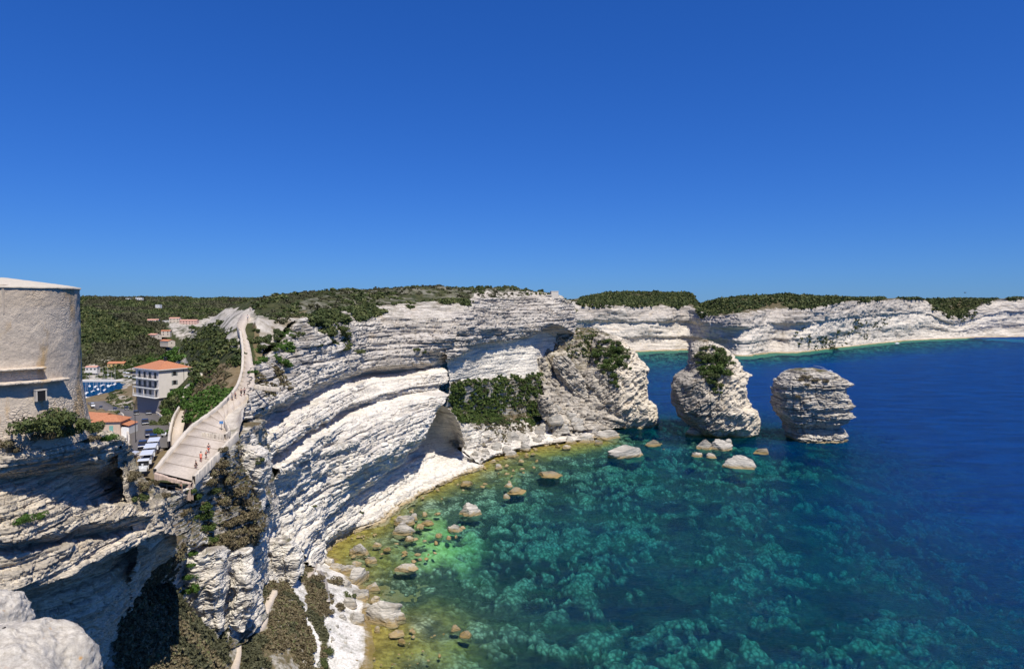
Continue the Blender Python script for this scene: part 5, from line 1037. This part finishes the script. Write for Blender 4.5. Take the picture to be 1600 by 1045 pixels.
# ---------------- boulders, one object each
def boulder(name, px, py, w, h, seed, mat, label, group=None, z=None, rot=None, p=None, n=40, flat=None):
    r = np.random.default_rng(seed)
    if p is None: p = PZ(px, py + h * .15, 0) if z is None else z
    Y = p[1]; a = w / F * Y / 2; dep = math.atan2(H, Y); b = a * r.uniform(.6, .85); hz = max(.32 * a, (h / F * Y - 2 * b * math.sin(dep) * .7) / math.cos(dep)) * (1 if flat is None else flat); hz = min(hz, .78 * a)
    m = int(n * 1.5); A = np.linspace(0, 2 * np.pi, m, endpoint=False); E = np.linspace(-np.pi / 2 + .01, np.pi / 2 - .01, n); A, E = np.meshgrid(A, E, indexing='ij')
    d = np.stack([np.cos(A) * np.cos(E), np.sin(A) * np.cos(E), np.sin(E)], -1); e = 3.0; s = (np.abs(d) ** e).sum(-1) ** (-1 / e); V = d * s[..., None] * .92
    for q in range(13):                                       # broken faces
        k = r.normal(size=3); k[2] = abs(k[2]) * .8; k /= np.linalg.norm(k); c = r.uniform(.42, .9); over = np.maximum(0, V @ k - c); V = V - over[..., None] * k
    x, y, z_ = V[..., 0], V[..., 1], V[..., 2]; dip = r.uniform(-.5, .5)
    zz = (z_ * hz - dip * x * a) ; thk = max(.25, hz * .22); w_ = zz / thk + .3 * vn(x * 2, y * 2, z_, seed); fr = w_ - np.floor(w_); cr_ = -.055 * np.exp(-((np.minimum(fr, 1 - fr)) / .12) ** 2) * (1 + .6 * vn(np.floor(w_) * 3.3, x * 1.5, y * 1.5, seed))
    k = 1 + cr_ + .13 * fbm(x * 1.7, y * 1.7, z_ * 1.7 + np.floor(w_) * .4, 4, seed + 1); V = V * k[..., None] * np.array([a, b, hz])
    an = r.uniform(-.45, .45) if rot is None else rot; c_, s_ = math.cos(an), math.sin(an); V = np.stack([V[..., 0] * c_ - V[..., 1] * s_, V[..., 0] * s_ + V[..., 1] * c_, V[..., 2]], -1)
    V[..., 2] += hz * .35
    o = np_mesh(name, V.reshape(-1, 3), grid_faces(m, n, True), mat, None, {'wx': np.full(m * n, r.uniform(.25, .8)), 'gr': np.zeros(m * n)}); o.location = p; return tag(o, label, 'rock', group)
M_ochre = limestone('ochre_boulder', (.34, .285, .19), (.22, .19, .14), 1.6, .3)
BL = [(736,799,43,25,0,'angular grey-white boulder standing alone in the green shallows'),(631,814,35,22,0,'rounded grey boulder on top of a twin slab in the shallows'),(631,830,42,20,0,'flat grey slab leaning under the rounded grey boulder'),
 (639,842,19,13,0,'small split boulder just right of the leaning slab'),(646,809,20,14,0,'small dark grey boulder touching the rounded one'),(668,817,22,10,1,'brownish boulder awash right of the rounded pair'),(711,827,26,16,0,'ochre-edged grey boulder at the right end of the shallow row'),
 (563,861,40,22,0,'big striped grey boulder nearest the pale beach corner'),(589,852,16,9,0,'small round stone between two striped boulders'),(605,858,14,9,1,'small ochre stone right of the striped boulder'),(581,876,28,13,0,'tapering grey slab in front of the striped boulder'),(558,881,21,10,0,'low grey slab left of the tapering one'),
 (635,887,39,16,1,'oval ochre-rimmed boulder alone in front of the dark weed'),(729,756,26,10,1,'flat tan stone off the white shore'),(794,759,16,8,1,'small tan stone above a long tan slab'),(805,768,39,9,1,'long tan slab awash in the bay'),(790,777,15,8,0,'small dark stone below the long tan slab'),
 (858,741,42,12,1,'long brown rock ridge awash in open water'),(622,989,31,11,0,'slanting grey slab at the foot of the great fallen block'),(628,1001,16,12,1,'yellow stone beside the slanting slab'),(711,982,20,12,1,'yellow stone at the edge of the brown weed'),(729,992,24,14,1,'ochre boulder right of its yellow twin in the weed'),
 (979,709,67,24,0,'large flat grey rock in the water below the first stack'),(1021,695,29,12,1,'ochre rock beside the large flat rock, first stack'),(1155,726,65,24,0,'large flat grey rock in the water below the middle stack'),(1190,706,30,12,1,'ochre rock behind the flat rock, middle stack'),
 (1127,699,38,20,0,'grey block at the right of the rubble below the middle stack'),(1103,697,34,22,0,'jagged block in the middle of the rubble below the middle stack'),(1089,710,19,22,1,'pale block with ochre foot at the left of that rubble'),(1086,675,34,24,0,'striped leaning slab against the left foot of the middle stack'),
 (602,962,76,46,0,'great bedded fallen block reaching into the sea from the pebble beach'),(557,904,50,30,0,'long grey block above the great fallen block'),(564,930,38,42,0,'upright cream block between the long grey and the great fallen block'),(525,887,34,34,0,'jagged boulder at the top of the beach corner'),(586,937,26,20,0,'small grey block wedged behind the great fallen one'),(556,968,46,36,0,'pale block at the landward end of the great fallen block'),
 (806,694,48,24,0,'large grey slab leaning on the white shore'),(800,711,28,11,0,'low dark slab in front of the leaning one'),(827,685,22,16,0,'pale rounded block right of the leaning slab'),(850,694,16,14,0,'small grey ball-shaped boulder at the waterline'),(891,689,24,20,0,'pale angular block below the green apron'),(914,686,26,24,0,'upright pale block with ochre base, shore of the first stack'),
 (950,681,46,18,0,'long grey boulder at the end of the rubble, left of the first stack'),(914,652,42,28,0,'striped boulder wedged at the left foot of the first stack'),(935,668,40,16,0,'flat slab between the striped boulder and the water'),(865,686,22,12,0,'low pale boulder amid the shore rubble'),(779,730,16,8,1,'tan stone just off the rubble shore')]
BL2 = [(584,921,22,16),(545,893,24,18),(540,915,20,18),(575,955,22,18),(545,945,24,18),(535,965,14,10),(612,975,24,12),(590,985,12,8),(572,900,16,10),(512,880,18,16),(508,898,12,10),(880,672,20,16),(905,668,18,14),(870,676,16,12),(925,690,14,9),(845,684,14,12),(885,700,12,7),(935,693,12,7),(1138,694,16,10),(850,668,20,16),(868,658,24,18),(890,652,20,16),(842,676,18,12),(900,662,22,14),(926,676,18,10),(872,640,16,14),(800,684,20,14),(775,700,16,12),(760,708,14,10),(838,690,14,10),(820,700,18,9),(790,705,14,8),(1112,715,14,9)]
for k, (x, y, w, h, oc, lb) in enumerate(BL): boulder('boulder', x, y, w, h, 500 + k, M_ochre if oc and k % 2 else M_rock, lb, n=56 if w > 30 else 36)
for k, (x, y, w, h) in enumerate(BL2): boulder('boulder', x, y, w * 1.25, h * 1.25, 600 + k, M_rock, 'mid-sized pale block among the jumbled rocks at the waterline', 'blocks jumbled along the waterline', z=hitp(x, y) if True else None, n=30)
# small stones strewn along the waterline and in the shallows
rg = np.random.default_rng(77); cnt = 0
zones = [([(745,735),(800,705),(850,700),(830,740),(790,760),(740,770),(700,765)], 26, (5, 12)), ([(515,850),(600,812),(690,760),(700,775),(600,830),(530,862)], 26, (4, 9)), ([(580,985),(640,975),(700,990),(690,1045),(580,1045)], 22, (4, 11)), ([(545,860),(640,840),(700,860),(600,905),(550,890)], 16, (7, 14)), ([(640,800),(740,800),(720,850),(650,850)], 14, (8, 18)), ([(700,690),(800,670),(900,660),(930,690),(820,705),(740,722)], 60, (6, 15)), ([(520,930),(545,960),(560,1040),(515,1000)], 16, (4, 9)), ([(860,560),(900,545),(905,600),(900,640),(870,640)], 14, (6, 14)), ([(1000,690),(1050,690),(1040,720)], 3, (5, 9))]
protos = [boulder('boulder', 0, 0, 20, 13, 700 + i, M_ochre if i % 5 == 2 else M_rock, 'x', n=20, p=np.array([0., 200., 0.])) for i in range(6)]; used_ = set()
for zi, (pl, n, (w0, w1)) in enumerate(zones):
    xs = [p[0] for p in pl]; ys = [p[1] for p in pl]; m = 0
    while m < n:
        x, y = rg.uniform(min(xs), max(xs)), rg.uniform(min(ys), max(ys))
        if not bool(inpoly(x, y, pl)): continue
        p = hitp(x, y)
        if p[2] < .02: p = PZ(x, y, -.05)
        i = int(rg.integers(0, 6)); o = protos[i] if i not in used_ else protos[i].copy()
        if i in used_: COL.objects.link(o)
        used_.add(i); w = rg.uniform(w0, w1); s = w / 20 * p[1] / 200; o.location = p; o.scale = (s, s * rg.uniform(.6, 1.2), s * rg.uniform(.3, .9)); o.rotation_euler = (0, 0, rg.uniform(0, 6.28)); m += 1
        lb, gr_ = (('small pale stone on the white rubble slope under the green apron', 'stones on the rubble slope') if zi in (5, 7) else ('small stone at the edge of the clear shallow water', 'small stones along the water edge'))
        tag(o, lb, 'rock', gr_)
# near rock at the lower left corner, right below the camera
rgn = np.random.default_rng(5); m_, n_2 = 150, 110; A, E = np.meshgrid(np.linspace(0, 2 * np.pi, m_, endpoint=False), np.linspace(-1.55, 1.55, n_2), indexing='ij'); d = np.stack([np.cos(A) * np.cos(E), np.sin(A) * np.cos(E), np.sin(E)], -1)
V = d * ((np.abs(d) ** 2.6).sum(-1) ** (-1 / 2.6))[..., None]; k = 1 + .13 * fbm(V[..., 0] * 1.6, V[..., 1] * 1.6, V[..., 2] * 1.6, 5, 900) + .012 * fbm(V[..., 0] * 14, V[..., 1] * 14, V[..., 2] * 14, 3, 901)
t = NT('lichen_limestone'); a_ = t.noise(t.pos((3.,) * 3), 1, 6, .7); b_ = t.noise(t.pos((28,) * 3), 1, 6, .75); c2 = t.noise(t.pos((6,) * 3), 1, 4, .6)
c = t.mix(t.ramp(b_, .35, .62), (.40, .35, .28), (.70, .64, .54)); c = t.mix(t.mul(t.ramp(a_, .5, .7), .5), c, (.34, .31, .27)); c = t.mix(t.ramp(c2, .66, .72, 0, .8), c, (.50, .24, .04)); vo = t.n('TexVoronoi'); t.l(t.pos((14,) * 3), vo.inputs[0]); vo.inputs['Scale'].default_value = 1; c = t.mix(t.ramp(vo.outputs['Distance'], .0, .16, .6, 0), c, (.16, .14, .11))
M_lich = t.pbr(c, .95, b_, .9, .02, 0, .1)
for (pxc, pyc, Y, sx_, sy_, sz_, sd_, lb) in [(10,1085,4.2,.50,.45,.40,0,'big sunlit lichen-spotted rock in the lower left corner, closest to the camera'),(-28,985,5.2,.26,.4,.26,9,'pale rock tip at the left edge just above the big corner rock')]:
    p = PY(pxc, pyc, Y); kk = 1 + .13 * fbm(V[..., 0] * 1.6 + sd_, V[..., 1] * 1.6, V[..., 2] * 1.6, 5, 900 + sd_) + .012 * fbm(V[..., 0] * 14, V[..., 1] * 14, V[..., 2] * 14, 3, 901)
    o = np_mesh('foreground_rock', (V * kk[..., None] * np.array([sx_, sy_, sz_])).reshape(-1, 3), grid_faces(m_, n_2, True), M_lich, smooth=True); o.location = p; tag(o, lb, 'rock')
# ---------------- shrubs one can tell apart
def shrub_mesh(P, mat, nm):
    V, Fc, T = P; o = np_mesh(nm, V, Fc, mat, None, {'tone': T}); return o
SP = {}
def shrub(px, py, w, kind, label, group=None, z=None, tall=1., dz=0, lift_=0.):
    mat = {'dark': M_leaf, 'green': M_green, 'brown': M_brown, 'tree': M_tree}[kind]; i = int(rg.integers(0, 3)); key = (kind, i)
    if key not in SP: o = shrub_mesh(P_BIG[i], mat, 'shrub'); SP[key] = o
    else: o = SP[key].copy(); COL.objects.link(o)
    p = hitp(px, py + w * .22) if z is None else z; s = w / F * p[1] / 2 / .85
    if lift_: dd = np.array([0, 0, H]) - p; dd[2] = 0; p = p + dd / np.linalg.norm(dd) * s * lift_
    o.location = p + np.array([0, 0, -.1 * s + dz]); o.scale = (s, s, s * tall * 1.1); o.rotation_euler = (0, 0, rg.uniform(0, 6.28)); return tag(o, label, 'shrub', group)
for px, py, w, kd, lb in [(66,655,52,'dark','large dark shrub at the foot of the tower, left of its neighbours'),(92,645,50,'dark','tallest dark shrub right under the small tower window'),(122,655,44,'dark','dark shrub at the right foot of the tower'),(144,662,34,'dark','rounded dark shrub at the outer end of the row by the tower'),(104,668,34,'dark','low dark shrub in front of the tallest one'),
    (60,678,30,'brown','dry brown shrub below the dark shrubs at the tower'),(5,690,28,'brown','dry shrub at the left edge below the tower'),(22,700,20,'brown','small dry tuft near the left edge on the cliff ledge'),(140,682,22,'brown','dry tuft on the lip below the outer dark shrub'),(168,682,20,'green','sage-green tuft at the tip of the cliff ledge'),
    (40,806,26,'green','yellow-green tuft alone on the sunlit cliff band'),(62,804,18,'green','smaller yellow-green tuft right of the lone one'),(205,742,26,'brown','brown scrub on the right shoulder of the near cliff'),(190,735,22,'brown','brown scrub hanging in the shaded notch'),(222,758,24,'brown','brown scrub beside the road train'),(237,752,16,'brown','sparse brown tuft at the end of the near cliff'),
    (255,772,16,'brown','brown tuft at the foot of the ramp'),(213,775,24,'dark','dark shrub in the crevice below the road train'),(262,655,30,'dark','dark shrub at the corner of the apartment building'),(247,658,20,'dark','small dark shrub at the apartment door'),(270,640,24,'green','bright shrub between the apartment building and the footpath'),(252,672,20,'green','pale agave-like shrub below the apartment building')]:
    shrub(px, py, w, kd, lb, lift_=.75 if py < 670 and px < 160 else .2)
for px, py, w, kd in [(320,752,26,'brown'),(334,735,28,'brown'),(348,722,26,'brown'),(352,745,34,'brown'),(366,765,34,'brown'),(378,782,30,'brown'),(372,806,36,'brown'),(388,822,34,'brown'),(356,830,32,'brown'),(340,845,30,'brown'),(372,842,34,'brown'),(395,838,22,'brown'),(300,778,20,'brown'),(285,800,18,'brown'),(350,700,18,'brown'),(358,812,26,'brown'),(392,800,22,'brown'),(345,780,24,'brown'),(330,765,22,'dark')]:
    shrub(px, py, w, kd, 'dry brown heath shrub on the spur below the ramp wall', 'brown shrubs on the spur below the ramp')
for px, py, w in [(306,772,24),(316,788,26),(322,802,24),(312,806,22),(326,820,22),(298,765,18),(334,838,20)]: shrub(px, py, w, 'tree', 'deep green shrub among the brown heath below the ramp', 'green shrubs on the spur below the ramp')
for px, py, w in [(298,862,16),(299,880,16),(296,898,18),(300,912,26),(312,916,20),(290,922,22)]: shrub(px, py, w, 'green', 'fresh green bush in the cleft between the rock columns', 'green bushes in the cleft')
for px, py, w, kd in [(520,905,22,'brown'),(500,930,24,'brown'),(508,955,22,'brown'),(545,928,18,'dark'),(530,945,18,'brown'),(495,900,18,'brown'),(480,890,14,'brown'),(512,1015,16,'dark'),(505,1035,20,'dark')]: shrub(px, py, w, kd, 'low heath bush on the bank beside the pebble beach', 'bushes beside the pebble beach')
# dark scrub crowning the tilted stacks
for sx_, sy_, nm in ((0, 0, 'middle stack'), (-160, -10, 'first stack')):
    for x, y, w in [(1112,556,22),(1124,552,22),(1135,557,20),(1102,562,20),(1118,572,24),(1128,580,20),(1108,580,20),(1114,594,18),(1122,600,14),(1100,573,18),(1130,566,20),(1094,556,14),(1140,566,12),(1120,545,16),(1105,590,14),(1142,584,9),(1118,606,12),(1124,612,10),(1097,550,12),(1101,543,12),(1110,541,12),(1092,565,11),(1120,560,26),(1114,584,20)]:
        shrub(x + sx_, y + sy_, w, 'tree' if (x + y) % 3 else 'dark', 'dark green scrub crowning the ' + nm, 'scrub crowning the ' + nm)
for x, y, w in [(1262,588,12),(1274,592,12),(1252,592,10),(1290,594,10),(1262,600,9),(1245,618,9)]: shrub(x, y, w, 'brown', 'sparse dry tuft on the rightmost stack', 'dry tufts on the rightmost stack')
for x, y, w in [(460,524,12),(470,520,14),(486,505,16),(492,500,16),(538,512,16),(540,520,14),(520,520,12),(560,548,14),(650,545,12),(662,548,12),(536,545,10),(430,545,12),(490,790,7),(565,800,7),(408,716,14),(404,722,10),(413,549,12),(418,543,14),(424,536,14),(430,528,14),(436,520,14),(443,513,14),(450,506,14),(456,501,14)]: shrub(x, y, w, 'dark', 'dark shrub clinging to the face of the main cliff', 'shrubs on the main cliff face')
for x, y, w in [(440,564,18),(450,569,16),(410,560,18),(400,565,14),(395,580,12),(432,560,10)]: shrub(x, y, w, 'green', 'bright green shrub at the cliff edge right of the path', 'bright green shrubs right of the path')
for x, y, w in [(400,530,20),(412,528,22),(425,524,16),(408,540,16),(402,515,12),(432,516,14)]: shrub(x, y, w, 'dark', 'dark shrub on the slope right of the upper path', 'dark shrubs right of the upper path')
# trees by the harbour road and houses
def tree(px, py, hpx, label, group=None, model=RB):
    p = surf(model, px, py, 80, 1200); h = hpx / F * p[1]; e = empty('tree', p, rg.uniform(0, 6), label, 'tree', group)
    b = MB(); b.cyl((0, 0, -.3), (.05 * h, 0, h * .5), h * .05, h * .03, 8); [b.cyl((.05 * h, 0, h * .42), (h * .28 * math.cos(a), h * .28 * math.sin(a), h * .72), h * .025, h * .01, 6) for a in (0, 1.6, 3.1, 4.7)]; b.build('trunk', M_bark, e)
    V, Fc, T = P_BIG[int(rg.integers(0, 3))]; c = np_mesh('crown', V * np.array([.42, .42, .62]) * h + np.array([0, 0, h * .42]), Fc, M_tree, e, {'tone': T}); return e
for x, y, h in [(140,590,10),(165,587,9),(178,590,8),(196,580,9),(205,578,10),(214,576,11),(190,592,7),(232,574,12)]: tree(x, y, h, 'small green tree between the houses and the marina quay', 'trees behind the marina')
tree(300, 520, 14, 'round tree at the end of the pink terrace in the valley hamlet')
# lamp post, gate, signs
def pole(p, h, lb, nm='street_lamp', cat='lamp'):
    e = empty(nm, p, 0, lb, cat); MB().cyl((0, 0, -.5), (0, 0, h), .09, .05, 8).build('pole', M_dark, e); MB().cyl((0, 0, h - .05), (.7, 0, h + .1), .03, .03, 6).build('arm', M_dark, e); MB().box(.5, 1.0, -.12, .12, h + .02, h + .14, .03).build('lamp_head', M_dark, e)
p, _h = road_at(212, 690); pole(p, 8.5, 'slim street lamp on the left pavement of the town road')
gt = empty('wooden_gate', hitp(273, 768, 100), .2, 'weathered wooden gate with a diagonal brace at the lower end of the ramp', 'gate'); M_wd = plain('grey_wood', (.33, .24, .17), .85)
for x in (-1.1, 1.1): MB().box(x - .06, x + .06, -.06, .06, -.3, 1.35).build('gate_post', M_wd, gt)
MB().box(-1.1, 1.1, -.04, .04, 1.05, 1.17).box(-1.1, 1.1, -.04, .04, .2, .32).cyl((-1.05, 0, 1.1), (1.05, 0, .25), .05, .05, 6).build('rail', M_wd, gt)
sg = empty('warning_sign', surf(RB2, 491, 872, 100, 220) + np.array([0, 0, 0]), -.15, 'white sign board with a red-bordered triangle above the beach', 'sign')
MB().cyl((0, 0, -.6), (0, 0, 1.2), .06, .06, 8).build('post', M_wd, sg); MB().box(-1.15, 1.15, -.04, .04, 1.0, 3.2, .02).build('board', M_white, sg)
MB().poly([(-.6, -.06, 1.5), (.6, -.06, 1.5), (0, -.06, 2.6), (-.6, -.045, 1.5), (.6, -.045, 1.5), (0, -.045, 2.6)], [(0, 1, 2), (3, 5, 4), (0, 3, 4, 1), (1, 4, 5, 2), (2, 5, 3, 0)]).build('triangle', plain('sign_red', (.5, .05, .03), .5), sg)
MB().poly([(-.33, -.068, 1.66), (.33, -.068, 1.66), (0, -.068, 2.26)], [(0, 1, 2)]).build('symbol', M_white, sg)
MB().box(-.04, .04, -.085, -.075, 1.85, 2.1).box(-.04, .04, -.085, -.075, 1.72, 1.79).build('mark', M_dark, sg)
ss = empty('info_sign', hitp(346, 672, 121), .1, 'small blue sign on a post above the terrace corner', 'sign'); MB().cyl((0, 0, -.2), (0, 0, 1.5), .04, .04, 6).build('post', M_dark, ss); MB().box(-.35, .35, -.03, .03, 1.2, 1.75, .01).build('board', plain('sign_blue', (.10, .25, .50), .5), ss)
# ---------------- people
SKIN = plain('skin', (.50, .30, .21), .6, var=.05)
def person(p, hd, pose, top, bottom, hair, label, s=1., group=None):
    J = {'pel': (0, 0, .95), 'ch': (0, .02, 1.25), 'nk': (0, .03, 1.47), 'hd0': (0, .04, 1.55), 'hd1': (0, .05, 1.68)}
    st = {'walk': .24, 'stand': .05, 'bend': .08, 'crouch': .1}[pose]; E = []
    nodes = [(0, 0, .95)]; rad = [(.15, .12)]
    def add(pt, r, par): nodes.append(pt); rad.append(r if isinstance(r, tuple) else (r, r)); E.append((par, len(nodes) - 1)); return len(nodes) - 1
    lean = .45 if pose == 'bend' else .06; zc = -.42 if pose == 'crouch' else 0
    nodes[0] = (0, 0, .95 + zc)
    w = add((0, lean * .35, 1.1 + zc), (.13, .10), 0); c = add((0, lean * .7, 1.33 + zc), (.17, .115), w); n = add((0, lean + .02, 1.47 + zc), .055, c); h0 = add((0, lean + .05, 1.56 + zc), (.075, .085), n); h1 = add((0, lean + .06, 1.67 + zc), (.07, .085), h0)
    for sd_, ph in ((-1, 1), (1, -1)):
        hp = add((sd_ * .09, 0, .88 + zc), .09, 0)
        if pose == 'crouch': kn = add((sd_ * .14, .36, .52), .06, hp); an = add((sd_ * .13, .06, .1), .04, kn)
        else: kn = add((sd_ * .10, ph * st * .5 + .04, .49), .062, hp); an = add((sd_ * .10, ph * st - .02, .09), .04, kn)
        add((sd_ * .11, ph * st * (pose != 'crouch') + .14, .04), .035, an)
        sh = add((sd_ * .19, lean * .75, 1.40 + zc), .055, c); el = add((sd_ * .25, lean * .75 - ph * st * .4, 1.13 + zc), .04, sh); wr = add((sd_ * .24, lean + .12 - ph * st * .6, .90 + zc), .028, el); add((sd_ * .235, lean + .16 - ph * st * .6, .82 + zc), (.035, .02), wr)
    e = empty('person', p, hd, label, 'person', group); e.scale = (s,) * 3
    def skin(nm, nd, ed, rd, mat, off=0.):
        me = bpy.data.meshes.new(nm); me.from_pydata(nd, ed, []); o = bpy.data.objects.new(nm, me); COL.objects.link(o); o.parent = e; me.materials.append(mat)
        m = o.modifiers.new('s', 'SKIN'); 
        for i, (a, b) in enumerate(rd): me.skin_vertices[0].data[i].radius = (a + off, b + off)
        me.skin_vertices[0].data[0].use_root = True; m2 = o.modifiers.new('u', 'SUBSURF'); m2.levels = 1; m2.render_levels = 1; return o
    skin('body', nodes, E, rad, SKIN)
    def subset(ids, nm, mat, off): mp = {v: i for i, v in enumerate(ids)}; skin(nm, [nodes[i] for i in ids], [(mp[a], mp[b]) for a, b in E if a in mp and b in mp], [rad[i] for i in ids], mat, off)
    legs = [i for i in range(len(nodes)) if i in (6, 7, 13, 14)]
    subset([0, w, c, 10, 17], 'shirt', top, .018) if False else subset([0, w, c] + [E_[1] for E_ in E if E_[0] == c and E_[1] != n], 'shirt', top, .02)
    subset([0] + [E_[1] for E_ in E if E_[0] == 0 and E_[1] != w] + [k for k in range(len(nodes)) if any(E_ == (q, k) for E_ in E for q in [E2[1] for E2 in E if E2[0] == 0 and E2[1] != w])], 'shorts', bottom, .02)
    bm = bmesh.new(); bmesh.ops.create_icosphere(bm, subdivisions=2, radius=.115); [bm.verts.remove(v) for v in list(bm.verts) if v.co.y > .05 and v.co.z < .03]; me = bpy.data.meshes.new('hair'); bm.to_mesh(me); bm.free(); me.materials.append(hair); o = bpy.data.objects.new('hair', me); COL.objects.link(o); o.parent = e; o.location = (0, lean + .045, 1.67 + zc)
    return e
cR, cB, cW, cG, cK, cSk = plain('coral_cloth', (.65, .16, .10), .8), plain('navy_cloth', (.03, .04, .09), .8), plain('white_cloth', (.7, .7, .68), .8), plain('grey_cloth', (.25, .26, .28), .8), plain('black_cloth', (.02, .02, .025), .8), plain('blue_cloth', (.12, .2, .4), .8)
hb1, hb2 = plain('dark_hair', (.03, .02, .015), .7), plain('blond_hair', (.25, .15, .07), .7)
M_pav_z = lambda px, py: hitp(px, py)
for px, py, hd, po, a, b, hh_, s, lb in [(307,731,2.6,'crouch',cK,cK,hb1,1.0,'person in black crouching by the parapet, lowest of the terrace group'),(314,722,.4,'bend',cR,cR,hb1,1.0,'person in coral top and shorts leaning over on the terrace'),(322,716,-.4,'walk',cR,cK,hb1,.8,'small person in red top and dark shorts next to the parapet'),(326,708,.2,'walk',cB,cR,hb1,1.0,'person in dark top highest of the terrace group near the parapet'),
    (363,626,2.2,'walk',cW,cG,hb1,1.05,'walker in white top, lowest of four on the narrow path'),(368,623,2.0,'walk',cR,cB,hb2,1.0,'walker in coral top beside the left wall of the path'),(377,619,.2,'walk',cK,cK,hb1,1.05,'walker in black, at the bend of the path'),(382,618,.1,'walk',cB,cK,hb1,1.05,'walker in navy top, rightmost at the bend of the path'),
    (284,769,1.2,'stand',cR,cK,hb1,.95,'person in red top half hidden by shrubs below the ramp')]:
    person(hitp(px, py), hd, po, a, b, hh_, lb, s)
for px, py, lb in [(391,486,'tiny walker at the top of the path on the skyline'),(387,500,'tiny walker on the uppermost stretch of the path')]: person(hitp(px, py), .3, 'walk', cW, cG, hb1, lb, 1.)
